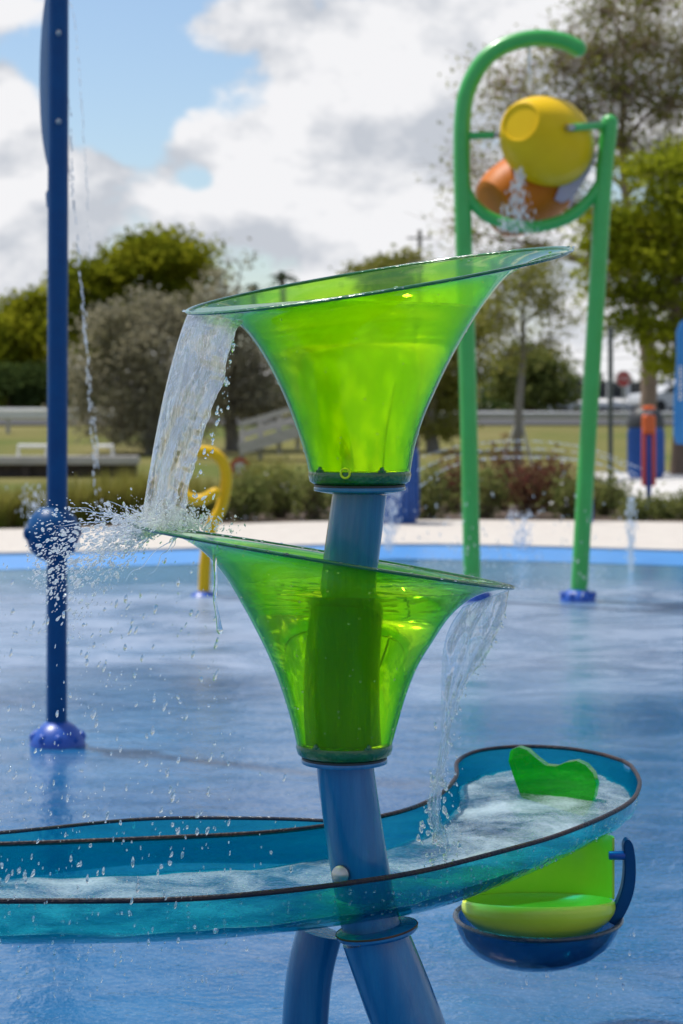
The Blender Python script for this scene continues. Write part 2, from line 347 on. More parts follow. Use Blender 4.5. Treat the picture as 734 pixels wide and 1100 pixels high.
def pool_mat():
    m, nt, out = new_mat('wet_pool_floor'); L = nt.links
    geo = nd(nt, 'ShaderNodeNewGeometry')
    sep = nd(nt, 'ShaderNodeSeparateXYZ'); L.new(geo.outputs['Position'], sep.inputs[0])
    mp = nd(nt, 'ShaderNodeMapping'); mp.inputs['Scale'].default_value = (0.55, 1.0, 1.0); L.new(geo.outputs['Position'], mp.inputs['Vector'])
    n = nd(nt, 'ShaderNodeTexNoise', Scale=0.75, Detail=8.0, Roughness=0.62, Distortion=0.5); L.new(mp.outputs[0], n.inputs['Vector'])
    b = nd(nt, 'ShaderNodeBsdfPrincipled'); b.inputs['IOR'].default_value = 1.33
    base = nd(nt, 'ShaderNodeMix', _data_type='RGBA'); base.inputs['A'].default_value = (0.002, 0.068, 0.19, 1); base.inputs['B'].default_value = (0.010, 0.115, 0.27, 1)
    nb = nd(nt, 'ShaderNodeMapRange'); nb.inputs['From Min'].default_value = .35; nb.inputs['From Max'].default_value = .65; L.new(n.outputs['Fac'], nb.inputs['Value']); L.new(nb.outputs[0], base.inputs['Factor'])
    # paler blue by the far kerb paints in sky-reflecting ripples; then the grain of the rubber coating
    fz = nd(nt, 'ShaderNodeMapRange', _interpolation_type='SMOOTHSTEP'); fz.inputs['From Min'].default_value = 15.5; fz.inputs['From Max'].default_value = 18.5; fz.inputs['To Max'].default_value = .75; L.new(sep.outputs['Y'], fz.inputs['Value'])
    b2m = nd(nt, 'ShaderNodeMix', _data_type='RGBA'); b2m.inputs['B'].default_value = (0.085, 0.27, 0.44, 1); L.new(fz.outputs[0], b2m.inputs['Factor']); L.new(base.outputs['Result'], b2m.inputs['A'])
    gn = nd(nt, 'ShaderNodeTexNoise', Scale=85.0, Detail=2.0); L.new(geo.outputs['Position'], gn.inputs['Vector'])
    gr = nd(nt, 'ShaderNodeMapRange'); gr.inputs['From Min'].default_value = .55; gr.inputs['From Max'].default_value = .72; gr.inputs['To Max'].default_value = .35; L.new(gn.outputs['Fac'], gr.inputs['Value'])
    b3m = nd(nt, 'ShaderNodeMix', _data_type='RGBA'); b3m.inputs['B'].default_value = (0.16, 0.27, 0.42, 1); L.new(gr.outputs[0], b3m.inputs['Factor']); L.new(b2m.outputs['Result'], b3m.inputs['A'])
    base = b3m
    # churned, aerated water where the big bucket keeps dumping (real foam, bounded in place)
    def band(lo0, lo1, hi0, hi1):
        a = nd(nt, 'ShaderNodeMapRange', _interpolation_type='SMOOTHSTEP'); a.inputs['From Min'].default_value = lo0; a.inputs['From Max'].default_value = lo1
        c = nd(nt, 'ShaderNodeMapRange', _interpolation_type='SMOOTHSTEP'); c.inputs['From Min'].default_value = hi0; c.inputs['From Max'].default_value = hi1
        c.inputs['To Min'].default_value = 1; c.inputs['To Max'].default_value = 0
        wob = nd(nt, 'ShaderNodeMath', _operation='MULTIPLY_ADD'); wob.inputs[1].default_value = 5.0; L.new(n.outputs['Fac'], wob.inputs[0]); L.new(sep.outputs['Y'], wob.inputs[2])
        L.new(wob.outputs[0], a.inputs['Value']); L.new(wob.outputs[0], c.inputs['Value'])
        q = nd(nt, 'ShaderNodeMath', _operation='MULTIPLY'); L.new(a.outputs[0], q.inputs[0]); L.new(c.outputs[0], q.inputs[1]); return q
    bd = band(12.6, 14.4, 18.2, 20.2)
    st = nd(nt, 'ShaderNodeMapping'); st.inputs['Scale'].default_value = (0.9, 1.2, 1.0); L.new(geo.outputs['Position'], st.inputs['Vector'])
    n2 = nd(nt, 'ShaderNodeTexNoise', Scale=1.3, Detail=10.0, Roughness=0.72, Distortion=1.2); L.new(st.outputs[0], n2.inputs['Vector'])
    mr = nd(nt, 'ShaderNodeMapRange'); mr.inputs['From Min'].default_value = 0.28; mr.inputs['From Max'].default_value = 0.68; L.new(n2.outputs['Fac'], mr.inputs['Value'])
    f1 = nd(nt, 'ShaderNodeMath', _operation='MULTIPLY'); L.new(bd.outputs[0], f1.inputs[0]); L.new(mr.outputs[0], f1.inputs[1])
    # thin scattered foam everywhere, its pale tone also painting in cloud reflections
    mr2 = nd(nt, 'ShaderNodeMapRange'); mr2.inputs['From Min'].default_value = 0.46; mr2.inputs['From Max'].default_value = 0.76; mr2.inputs['To Max'].default_value = 0.28; L.new(n2.outputs['Fac'], mr2.inputs['Value'])
    fx = nd(nt, 'ShaderNodeMath', _operation='MAXIMUM'); L.new(f1.outputs[0], fx.inputs[0]); L.new(mr2.outputs[0], fx.inputs[1])
    fs = nd(nt, 'ShaderNodeMath', _operation='MULTIPLY'); fs.inputs[1].default_value = 0.72; L.new(fx.outputs[0], fs.inputs[0])
    mx = nd(nt, 'ShaderNodeMix', _data_type='RGBA'); mx.inputs['B'].default_value = (0.40, 0.45, 0.54, 1)
    L.new(fs.outputs[0], mx.inputs['Factor']); L.new(base.outputs['Result'], mx.inputs['A']); L.new(mx.outputs['Result'], b.inputs['Base Color'])
    rr = nd(nt, 'ShaderNodeMapRange'); rr.inputs['To Min'].default_value = 0.06; rr.inputs['To Max'].default_value = 0.45; L.new(fx.outputs[0], rr.inputs['Value']); L.new(rr.outputs[0], b.inputs['Roughness'])
    # ripples
    w1 = nd(nt, 'ShaderNodeTexNoise', Scale=5.0, Detail=5.0, Roughness=0.6, Distortion=0.7); L.new(geo.outputs['Position'], w1.inputs['Vector'])
    w2 = nd(nt, 'ShaderNodeTexNoise', Scale=38.0, Detail=3.0); L.new(geo.outputs['Position'], w2.inputs['Vector'])
    b1 = nd(nt, 'ShaderNodeBump', Strength=0.30, Distance=0.03); L.new(w1.outputs['Fac'], b1.inputs['Height'])
    b2 = nd(nt, 'ShaderNodeBump', Strength=0.45, Distance=0.005); L.new(w2.outputs['Fac'], b2.inputs['Height']); L.new(b1.outputs[0], b2.inputs['Normal'])
    L.new(b2.outputs[0], b.inputs['Normal'])
    L.new(b.outputs[0], out.inputs['Surface'])
pool_mat()

def lawn_mat():
    m, nt, out = new_mat('lawn'); L = nt.links
    geo = nd(nt, 'ShaderNodeNewGeometry')
    n = nd(nt, 'ShaderNodeTexNoise', Scale=0.12, Detail=6.0, Roughness=0.6); L.new(geo.outputs['Position'], n.inputs['Vector'])
    n2 = nd(nt, 'ShaderNodeTexNoise', Scale=3.0, Detail=6.0, Roughness=0.7); L.new(geo.outputs['Position'], n2.inputs['Vector'])
    cr = nd(nt, 'ShaderNodeValToRGB'); e = cr.color_ramp.elements
    e[0].position = 0.36; e[0].color = (0.095, 0.125, 0.020, 1); e[1].position = 0.66; e[1].color = (0.19, 0.165, 0.055, 1)
    k = e.new(0.5); k.color = (0.15, 0.145, 0.035, 1)
    L.new(n.outputs['Fac'], cr.inputs[0])
    mx = nd(nt, 'ShaderNodeMix', _data_type='RGBA', _blend_type='MULTIPLY'); mx.inputs['Factor'].default_value = 0.45
    L.new(cr.outputs[0], mx.inputs['A']); L.new(n2.outputs['Color'], mx.inputs['B'])
    h = nd(nt, 'ShaderNodeHueSaturation', Value=1.35); L.new(mx.outputs['Result'], h.inputs['Color'])
    b = nd(nt, 'ShaderNodeBsdfPrincipled'); b.inputs['Roughness'].default_value = 1.0; b.inputs['Specular IOR Level'].default_value = 0.1
    hh = nd(nt, 'ShaderNodeHueSaturation', Saturation=0.9); L.new(cr.outputs[0], hh.inputs['Color'])
    L.new(hh.outputs[0], b.inputs['Base Color'])
    bp = nd(nt, 'ShaderNodeBump', Strength=0.8, Distance=0.08); L.new(n2.outputs['Fac'], bp.inputs['Height']); L.new(bp.outputs[0], b.inputs['Normal'])
    L.new(b.outputs[0], out.inputs['Surface'])
lawn_mat()

leafmat('leaf_olive', (0.204, 0.228, 0.014), (0.312, 0.306, 0.022), (0.144, 0.174, 0.014), trans=.58)
leafmat('leaf_bright', (0.275, 0.319, 0.018), (0.396, 0.407, 0.028), (0.209, 0.253, 0.018), trans=.62)
leafmat('leaf_grey', (0.288, 0.269, 0.188), (0.425, 0.388, 0.275), (0.213, 0.200, 0.119), trans=0.5)
leafmat('leaf_dark', (0.049, 0.077, 0.022), (0.084, 0.119, 0.031), (0.039, 0.059, 0.020))
leafmat('leaf_sparse', (0.225, 0.237, 0.044), (0.325, 0.300, 0.100), (0.188, 0.200, 0.037), trans=.58)
leafmat('leaf_red', (0.198, 0.061, 0.050), (0.165, 0.099, 0.055), (0.121, 0.121, 0.039), trans=.35)
leafmat('leaf_bed', (0.156, 0.192, 0.048), (0.264, 0.264, 0.096), (0.120, 0.150, 0.048), nscale=2.0, trans=.4)
leafmat('grass_blade', (0.209, 0.209, 0.039), (0.308, 0.275, 0.077), (0.165, 0.187, 0.033), nscale=2.0, trans=.4)
surf('flower_white', (0.7, 0.7, 0.72), rough=0.6)

# ------------------------------------------------------------------ setting: ground, pool, walkway
def gz(x, y):
    t = min(max((y - 44.0) / 40.0, 0.0), 1.0)
    return 1.05 * t * t * (3 - 2 * t)

def edge(x): return 21.75 - 1.65 * (1 - math.exp(-((x - 0.6) / 3.1) ** 2))
def edge2(x): return 26.2 - 2.2 * (1 - math.exp(-((x - 1.2) / 3.6) ** 2)) * (1.0 if x < 1.2 else 0.45)

def strip(f0, f1, z, xs, ny):
    mb = MB(); n = len(xs)
    rows = [[(x, f0(x) + (f1(x) - f0(x)) * k / ny, z) for x in xs] for k in range(ny + 1)]
    return mb.loft(rows, closed=False)

ys = [-8, 5, 12, 18, 24, 27, 30] + list(np.linspace(32, 80, 25)) + [95, 120, 170, 260, 420, 800, 1600]
xs = [-900, -300, -120] + list(np.linspace(-60, 60, 41)) + [120, 300, 900]
mb = MB(); mb.loft([[(x, y, gz(x, y) - 0.02) for x in xs] for y in ys], closed=False)
struct('lawn', mb, 'lawn')
XS = list(np.linspace(-14, 14, 113))
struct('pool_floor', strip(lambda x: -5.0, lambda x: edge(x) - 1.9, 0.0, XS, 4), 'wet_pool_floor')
struct('pool_border', strip(lambda x: edge(x) - 1.9, lambda x: edge(x), 0.004, XS, 1), 'border_blue')
mb = strip(edge, edge2, 0.03, XS, 3)
mb.loft([[(x, edge(x), 0.004) for x in XS], [(x, edge(x), 0.03) for x in XS]], closed=False)
struct('walkway', mb, 'concrete')
mb = strip(edge2, lambda x: edge2(x) + 4.2, 0.01, XS, 2)
struct('planting_bed_soil', mb, 'soil')
# pale slab under the right-hand bin
mb = MB(); o = [P(660, 527, 33)]
pad = [(2.75 + 1.55, 29.0), (9.0, 29.0), (9.0, 41.5), (5.1, 41.5), (4.75, 36.0)]
mb.prism([(x, y, 0.045) for x, y in pad], (0, 0, 0.10))
struct('concrete_pad', mb, 'pale_concrete', smooth=False)
# road beyond the lawn
mb = MB(); mb.loft([[(-120, 71, gz(0, 71) + 0.03), (120, 71, gz(0, 71) + 0.03)], [(-120, 79, gz(0, 79) + 0.03), (120, 79, gz(0, 79) + 0.03)]], closed=False)
mb.loft([[(4, 96, 1.07), (60, 96, 1.07)], [(4, 170, 1.07), (60, 170, 1.07)]], closed=False)
struct('road', mb, 'asphalt')

# ------------------------------------------------------------------ funnel stand (the subject)
Y0 = 3.85
stand = thing('funnel_stand', (0.1, Y0, 0), 'two green see-through funnels stacked on a bent blue pole above a curved blue trough', 'water feature')

UL = [(332,508),(328,490),(320,465),(308,433),(295,405),(280,378),(262,354),(245,343.5),(225,337.5),(200,334)]
UR = [(441,508),(446,480),(455,450),(468,420),(485,385),(505,350),(525,320),(545,297),(575,280),(615,267)]
LL = [(319,800),(313,775),(304,745),(292,712),(277,680),(258,645),(238,613),(215,589),(188,574),(144,564)]
LR = [(421,800),(428,775),(437,745),(449,715),(464,690),(483,662),(503,644),(520,636),(537,632.5),(552,631)]

def funnel_rings(Lp, Rp, tilt, n=44, m=72, inset=0.0, drop=0.0):
    L = catmull([P(a, b, Y0) for a, b in Lp], n); R = catmull([P(a, b, Y0) for a, b in Rp], n)
    rings = []
    for i in range(n):
        t = i / (n - 1); c = (L[i] + R[i]) / 2; a = (R[i] - L[i]) / 2; r = a.length
        s = (r - inset) / r
        d = Vector((0, 1, tilt * t ** 3)) * r * s; a = a * s
        rings.append([c + a * math.cos(q) + d * math.sin(q) - Vector((0, 0, drop)) for q in [2 * math.pi * j / m for j in range(m)]])
    return rings

def make_funnel(Lp, Rp, tilt, mat, fit):
    out = funnel_rings(Lp, Rp, tilt); inn = funnel_rings(Lp, Rp, tilt, inset=0.006)
    mb = MB(); mb.loft(out + inn[::-1] )
    fu = mb.build('funnel', mat, stand, angle=60)
    last = out[-1]; mid = [(out[-1][j] + inn[-1][j]) / 2 for j in range(len(last))]
    rb = MB(); rings = []
    c = sum(mid, Vector()) / len(mid)
    for p in mid:
        e = (p - c).normalized(); w = Vector((0, 0, 1))
        rings.append([p + e * 0.0045 * math.cos(q) + w * 0.0035 * math.sin(q) for q in [k * math.pi / 4 for k in range(8)]])
    rings.append(rings[0]); rb.loft(rings)
    rb.build('rim', 'dark_green_edge', fu)
    # neck: dark gasket, blue flange, small push fittings
    y = Lp[0][1]; x0, x1 = Lp[0][0], Rp[0][0]; cx = (x0 + x1) / 2; c = P(cx, y, Y0); r = (x1 - x0) / 2 * Y0 / F
    k = Y0 / F
    MB().lathe([(r + .0005, .004), (r + .002, -.004 ), (r * 0.985, -9 * k), (r * 0.9, -12 * k)], c, 48).build('gasket', 'dark_green_edge', fu)
    MB().lathe([(r * 0.86, -11.5 * k), (r * 0.90, -12.5 * k), (r * 0.90, -16 * k)], c, 48).build('seal', 'black_rubber', fu)
    MB().lathe([(r * 0.5, -14.6 * k), (r * 0.90, -14.8 * k), (r * 0.91, -16 * k), (r * 0.90, -19 * k), (r * 0.72, -21 * k), (r * 0.6, -22 * k)], c, 48).build('flange', 'blue_paint', fu, bevel=0)
    for a, kind in fit:
        e = Vector((math.cos(a), math.sin(a), 0)); p = c + e * (r + 0.003) + Vector((0, 0, 0.002 if kind == 'ring' else 0.008))
        if kind == 'ring':
            q = MB(); R_ = []
            for j in range(25):
                b = 2 * math.pi * j / 24; ctr = p + Vector((-e.y, e.x, 0)) * 0.0085 * math.cos(b) + Vector((0, 0, 1)) * 0.0085 * math.sin(b)
                R_.append(ctr)
            q.tube(R_, 0.0022, 8, caps=False); q.build('ring_fitting', 'yellow_ring', fu)
        else:
            q = MB(); q.ellipsoid(p, (0.0045, 0.0045, 0.006)); q.box(p - Vector((0, 0, 0.003)), (0.014, 0.006, 0.005)); q.build('knob_fitting', 'dark_green_edge', fu)
    return fu
up_f = make_funnel(UL, UR, 0.116, 'green_acrylic', [(-math.pi / 2 - 0.28, 'ring'), (-math.pi / 2 + 0.42, 'knob'), (-math.pi / 2 - 0.85, 'knob')])
up_f['label'] = 'upper green funnel brim-full of water, pouring over its left lip'
lo_f = make_funnel(LL, LR, -0.05, 'green_acrylic_wet', [(-math.pi / 2 + 0.5, 'knob'), (-math.pi / 2 - 0.6, 'knob')])
lo_f['label'] = 'lower green funnel with the blue pole standing inside it'

def fill_water(Lp, Rp, tilt, zw, label, loc, cut_px=None, wmat='water_fill'):
    rings = funnel_rings(Lp, Rp, tilt, n=60, m=96, inset=0.0075, drop=0.0)
    mb = MB(); mb.loft(rings[1:], cap0=True, cap1=True)
    me = bpy.data.meshes.new('funnel_water'); me.from_pydata([Vector(v) for v in mb.v], [], mb.f)
    bm = bmesh.new(); bm.from_mesh(me)
    bmesh.ops.bisect_plane(bm, geom=bm.verts[:] + bm.edges[:] + bm.faces[:], plane_co=(0, 0, zw), plane_no=(0, 0, 1), clear_outer=True)
    if cut_px is not None:   # keep the water body inside the mouth, the spilling sheet is its own thing
        bmesh.ops.bisect_plane(bm, geom=bm.verts[:] + bm.edges[:] + bm.faces[:], plane_co=cut_px[0], plane_no=cut_px[1], clear_outer=True)
    bmesh.ops.holes_fill(bm, edges=[e for e in bm.edges if e.is_boundary], sides=0)
    bmesh.ops.recalc_face_normals(bm, faces=bm.faces)
    top = [f for f in bm.faces if f.normal.z > 0.99 and len(f.verts) > 20]
    if top:
        r = bmesh.ops.triangulate(bm, faces=top)
        for _ in range(5):
            es = [e for e in {e for f in r['faces'] if f.is_valid for e in f.edges} if e.is_valid and e.calc_length() > 0.03]
            if not es: break
            s_ = bmesh.ops.subdivide_edges(bm, edges=es, cuts=1)
            bm.faces.ensure_lookup_table()
            r = {'faces': [f for f in bm.faces if f.normal.z > 0.99 and all(abs(v.co.z - zw) < 1e-4 for v in f.verts)]}
            bmesh.ops.triangulate(bm, faces=[f for f in r['faces'] if len(f.verts) > 3])
            r = {'faces': [f for f in bm.faces if f.normal.z > 0.99 and all(abs(v.co.z - zw) < 1e-4 for v in f.verts)]}
        bnd = {v for f in r['faces'] for v in f.verts if any(g.normal.z < 0.99 for g in v.link_faces)}
        for v in {v for f in r['faces'] for v in f.verts} - bnd:
            q = mnoise.noise(Vector((v.co.x * 22, v.co.y * 22, 3.0))) + 0.6 * mnoise.noise(Vector((v.co.x * 50, v.co.y * 50, 8.0)))
            v.co.z += 0.0018 * q
    for v in bm.verts: v.co -= Vector(loc)
    bm.to_mesh(me); bm.free()
    ob = bpy.data.objects.new('funnel_water', me); COL.objects.link(ob); ob.location = loc; me.materials.append(MATS[wmat])
    me.shade_smooth(); me.set_sharp_from_angle(angle=math.radians(35))
    return tag(ob, label, 'water')
zU, zL = 1.683, 1.158
fill_water(UL, UR, 0.116, zU, 'still water filling the upper green funnel, glowing lime', P(386, 508, Y0), (P(212, 335, Y0), (-1, 0, 0)))
fill_water(LL, LR, -0.05, zL, 'water filling the lower green funnel around the blue pole', P(370, 800, Y0), (P(538, 640, Y0), (1, 0, 0)), 'water_fill_low')

# pole: one bent pipe, through the trough
k = Y0 / F
mb = MB(); mb.tube([P(387, 528, Y0), P(382, 565, Y0), P(374, 630, Y0), P(368, 720, Y0), P(370, 810, Y0), P(377, 870, Y0), P(387, 935, Y0), P(398, 990, Y0), P(404, 1008, Y0)],
        [29*k, 29.5*k, 30*k, 30.5*k, 30.5*k, 31*k, 31.5*k, 32*k, 32*k], n=40, res=60)
mb.build('pole', 'blue_paint', stand)
mb = MB(); mb.tube([P(402, 1003, Y0), P(414, 1035, Y0), P(428, 1072, Y0), P(446, 1120, Y0), P(474, 1200, Y0 + .02), Vector((0.24, Y0 + .03, -0.02))], [36*k, 37*k, 38*k, 38*k, 38*k, 38*k], n=40, res=40)
mb.build('leg', 'blue_paint', stand)
mb = MB(); mb.tube([P(344, 1000, 3.98), P(335, 1035, 3.98), P(330, 1070, 3.98), P(328, 1120, 3.98), P(333, 1200, 3.98), Vector((-0.05, 4.0, -0.02))], [.045] * 6, n=36, res=40)
mb.build('leg', 'blue_paint', stand)
# clean-out button on the pole
mb = MB(); c = P(366, 940, Y0 - 0.052); mb.lathe([(.002, .010), (.009, .009), (.017, .004), (.018, 0), (.016, -.006)], c, 24, axis=(-0.35, -0.9, 0.15))
b_ = mb.build('jet_nozzle', 'steel', stand)
# drain plug string bracket
# trough
def zr_pt(x, y, z=0.64): return Vector((x, y, z))
N_ = [(-1.15,3.62),(-.86,3.56),(-.59,3.55),(-.30,3.56),(-.11,3.62),(.056,3.71),(.15,3.78),(.23,3.86),(.33,3.97),(.43,4.09),(.55,4.28),(.63,4.45),(.672,4.62),(.687,4.75),(.690,4.88)]
F_ = [(-1.15,3.95),(-.92,4.0),(-.67,4.01),(-.346,4.07),(-.15,4.12),(0,4.21),(.124,4.33),(.21,4.5),(.264,4.73),(.28,4.94),(.34,5.09),(.45,5.155),(.56,5.13),(.635,5.05),(.680,4.95)]
D_ = [.05,.09,.108,.108,.108,.110,.114,.116,.114,.108,.10,.092,.075,.055,.02]
ns = 90
Nc = catmull([zr_pt(*p) for p in N_], ns); Fc = catmull([zr_pt(*p) for p in F_], ns); Dc = lin(D_, ns)
def section(i, inset=0.0, m=25):
    c = (Nc[i] + Fc[i]) / 2; a = (Nc[i] - Fc[i]) / 2; w = a.length; a = a * max(0.05, (w - inset) / w); pts = []
    for j in range(m):
        ph = math.pi * j / (m - 1); cs = math.cos(ph); sn = math.sin(ph)
        x = math.copysign(abs(cs) ** 0.55, cs) * (0.93 + 0.07 * (1 - sn)); z = -(abs(sn) ** 0.75) * (Dc[i] - inset)
        pts.append(c + a * x + Vector((0, 0, z)))
    return pts
mb = MB()
for inset in (0.0, 0.007):
    mb.loft([section(i, inset) for i in range(ns)], closed=False)
trough = mb.build('trough', 'blue_acrylic', stand, angle=70)
trough['label'] = 'long curved see-through blue trough with rusty dark rim'
loop = [Nc[i] for i in range(ns)] + [Fc[i] for i in range(ns - 1, -1, -1)]
mb = MB(); mb.tube(loop + [loop[0]], 0.0050, 8, caps=False); mb.build('rim', 'rust_blue_edge', trough)
mb = MB()
bk = catmull([(-1.15, 4.02, .64), (-.9, 4.06, .64), (-.69, 4.115, .64), (-.42, 4.25, .64), (-.2, 4.262, .64), (-.05, 4.25, .638), (0.02, 4.235, .635)], 40)
mb.loft([[p + Vector((0, 0.0, -h)) + Vector((0, -0.02 * (h / .09), 0)) for p in bk] for h in (0, .03, .06, .09)], closed=False)
mb.loft([[p + Vector((0, 0.007, -h)) + Vector((0, -0.02 * (h / .09), 0)) for p in bk] for h in (0, .03, .06, .09)], closed=False)
rl = mb.build('rear_channel', 'blue_acrylic', trough)
mb = MB(); mb.tube(bk, 0.004, 8); mb.build('rim', 'dark_blue_edge', trough)
# mounting plate under the trough
cP = P(405, 998.5, Y0 - .02); axp = Vector((-.15, 0, 1)).normalized()
MB().lathe([(.02, .004), (.073, .004), (.077, .002), (.077, -.005), (.072, -.010), (.05, -.013)], cP, 48, axis=axp).build('mounting_plate', 'blue_paint', stand)
MB().lathe([(.0772, .003), (.0785, .001), (.0772, -.001)], cP, 48, axis=axp, cap0=False, cap1=False).build('rust_seam', 'rust_edge', stand)
# spout gate panel standing in the lobe of the trough
def PL(px, py):
    u = (px - 545) / 95.0; return P(px, py, 4.82 - 0.12 * u)
gate_o = [(548,806),(556,802.5),(566,806),(576,815),(586,822.5),(597,823.5),(608,819),(619,817.5),(629,822),(637,831),(640.5,843),(638,857),(632,869),(627,877),(606,871),(583,864),(560,857),(552,836),(546,818)]
mb = MB(); mb.prism([PL(a, b) for a, b in gate_o], (0.012, 0.03, 0)); g_ = mb.build('gate_panel', 'green_panel', stand, bevel=0.002, angle=30)

# foamy water in trough
mb = MB(); rows = []
for i in range(6, ns - 4):
    row = []
    for j in range(31):
        u = -0.93 + 1.86 * j / 30; c = (Nc[i] + Fc[i]) / 2 + (Nc[i] - Fc[i]) / 2 * u
        q = mnoise.fractal(Vector((c.x * 9, c.y * 9, 1.0)), 0.6, 2.2, 5)
        lobe = min(max((c.x - 0.15) / 0.3, 0), 1)
        row.append(Vector((c.x, c.y, 0.577 + 0.014 * lobe + 0.006 * q)))
    rows.append(row)
mb.loft(rows, closed=False)
tw = mb.build('trough_water', 'foam_water'); tag(tw, 'foaming white water running along the blue trough', 'water')

# ------------------------------------------------------------------ tipping bucket under the spout
YB = 4.45; kb = YB / F
tb = thing('tipping_bucket', P(577, 1038, YB), 'lime green tipping scoop hanging in a dark blue bowl under the trough spout', 'bucket')
c0 = P(577, 985, YB)
def ell_rings(levels, c, n=48, ky=1.0):
    return [[Vector((c.x + (cx + rx * math.cos(q)) * kb, c.y + (cy + rx * ky * math.sin(q)) * kb, c.z - dy * kb + ty * math.sin(q) * kb)) for q in [2 * math.pi * j / n for j in range(n)]] for (dy, rx, cx, cy, ty) in levels]
lev = [(50, 6, -4, 0, 0), (49, 30, -4, 0, 0), (44, 52, -3, 0, 1), (36, 68, -2, 0, 1), (24, 80, -1, 0, 2), (11, 86.5, 0, 0, 2), (0, 89, 1, 0, 2)]
inn = [(a - 3 if a > 3 else a, max(r - 4, 3), x, y, t) for a, r, x, y, t in lev]
mb = MB(); mb.loft(ell_rings(lev + [], c0) + ell_rings(inn[::-1], c0), cap0=True, cap1=True)
bowl = mb.build('bowl', 'dark_blue_acrylic', tb)
rr = ell_rings([lev[-1]], c0)[0]; mb = MB(); mb.tube(rr + [rr[0]], 0.0055, 8, caps=False); mb.build('rim', 'dark_blue_edge', bowl)
lime = [(22, 18, -2, 2, 0), (19, 46, -1, 2, 0), (12, 65, 0, 2, -1), (2, 77, 1, 2, -3), (-6, 82, 1.5, 2, -5), (-12, 83, 2, 2, -7), (-16, 82, 2, 2, -8), (-18, 79, 2, 2, -8.5)]
mb = MB(); R0 = ell_rings(lime, c0, ky=0.85); top_in = ell_rings([(-16, 75, 2, 4, -8), (-9, 66, 2, 5, -6), (-3, 45, 2, 6, -3), (-1, 15, 2, 6, 0)], c0, ky=0.85)
mb.loft(R0 + top_in, cap0=True, cap1=True); sc_ = mb.build('scoop', 'lime_plastic', tb)
mb = MB(); 
QS = np.linspace(-0.05, math.pi + 0.05, 40)
def back(rx, fr):
    out_ = []
    for f_ in fr:
        row = []
        for q in QS:
            top = -58 - 27 * max(0.0, math.cos(q)) ** 1.5; dy = -19 + (top + 19) * f_ + 17 * max(0.0, math.sin(q)) * (1 - f_)
            row.append(Vector((c0.x + (2 + rx * math.cos(q)) * kb, c0.y + (4 + rx * 0.85 * math.sin(q)) * kb, c0.z - dy * kb)))
        out_.append(row)
    return out_
fr_ = (0, .35, .7, 1); o_b, i_b = back(81.5, fr_), back(79, fr_)
mb.loft(o_b, closed=False); mb.loft(i_b, closed=False); mb.loft([o_b[-1], i_b[-1]], closed=False)
for e_ in (0, -1):
    mb.loft([[r0_[e_] for r0_ in o_b], [r0_[e_] for r0_ in i_b]], closed=False)
mb.build('back_shell', 'lime_plastic', tb)
mb = MB(); oo = catmull([Vector((a, b, 0)) for a, b in ((652,990),(661,975),(668,957),(671,937),(670.5,918),(670,909),(673,903),(678,904),(681.5,913),(683.5,935),(681.5,957),(675,976),(664,996))], 60)
mb.prism([P(p.x, p.y, YB - .03) for p in oo], (0, .035, 0)); mb.build('bracket_arm', 'navy_paint', tb, bevel=.003)
MB().lathe([(.008, -.03), (.0095, -.028), (.0095, .012), (.006, .016)], P(669, 919, YB - .02), 20, axis=(1, 0, 0)).build('pivot_pin', 'royal_blue', tb)

# ------------------------------------------------------------------ moving water
def ripple_glass(name, white, clear):
    m, nt, out = new_mat(name); L = nt.links
    g = nd(nt, 'ShaderNodeBsdfGlass', Color=(1, 1, 1, 1), Roughness=0.02, IOR=1.33); tr = nd(nt, 'ShaderNodeBsdfTransparent', Color=(.97, .98, .99, 1))
    tc = nd(nt, 'ShaderNodeTexCoord'); mp = nd(nt, 'ShaderNodeMapping'); mp.inputs['Scale'].default_value = (1.3, 1, .16); mp.inputs['Rotation'].default_value = (0, -.2, 0); L.new(tc.outputs['Object'], mp.inputs['Vector'])
    n = nd(nt, 'ShaderNodeTexNoise', Scale=70.0, Detail=4.0, Distortion=1.2); L.new(mp.outputs[0], n.inputs['Vector'])
    bp = nd(nt, 'ShaderNodeBump', Strength=.5, Distance=.004); L.new(n.outputs['Fac'], bp.inputs['Height']); L.new(bp.outputs[0], g.inputs['Normal'])
    d = nd(nt, 'ShaderNodeBsdfDiffuse', Color=(.9, .92, .94, 1)); t = nd(nt, 'ShaderNodeBsdfTranslucent', Color=(.9, .92, .94, 1)); a = nd(nt, 'ShaderNodeMixShader', Fac=.5); L.new(d.outputs[0], a.inputs[1]); L.new(t.outputs[0], a.inputs[2])
    w0 = nd(nt, 'ShaderNodeMixShader', Fac=clear); L.new(g.outputs[0], w0.inputs[1]); L.new(tr.outputs[0], w0.inputs[2])
    n3 = nd(nt, 'ShaderNodeMapRange'); n3.inputs['From Min'].default_value = .45; n3.inputs['From Max'].default_value = .8; n3.inputs['To Max'].default_value = white; L.new(n.outputs['Fac'], n3.inputs['Value'])
    x = nd(nt, 'ShaderNodeMixShader'); L.new(n3.outputs[0], x.inputs[0]); L.new(w0.outputs[0], x.inputs[1]); L.new(a.outputs[0], x.inputs[2]); L.new(x.outputs[0], out.inputs['Surface'])
ripple_glass('water_sheet', .20, .36)
ripple_glass('water_film', .26, .60)
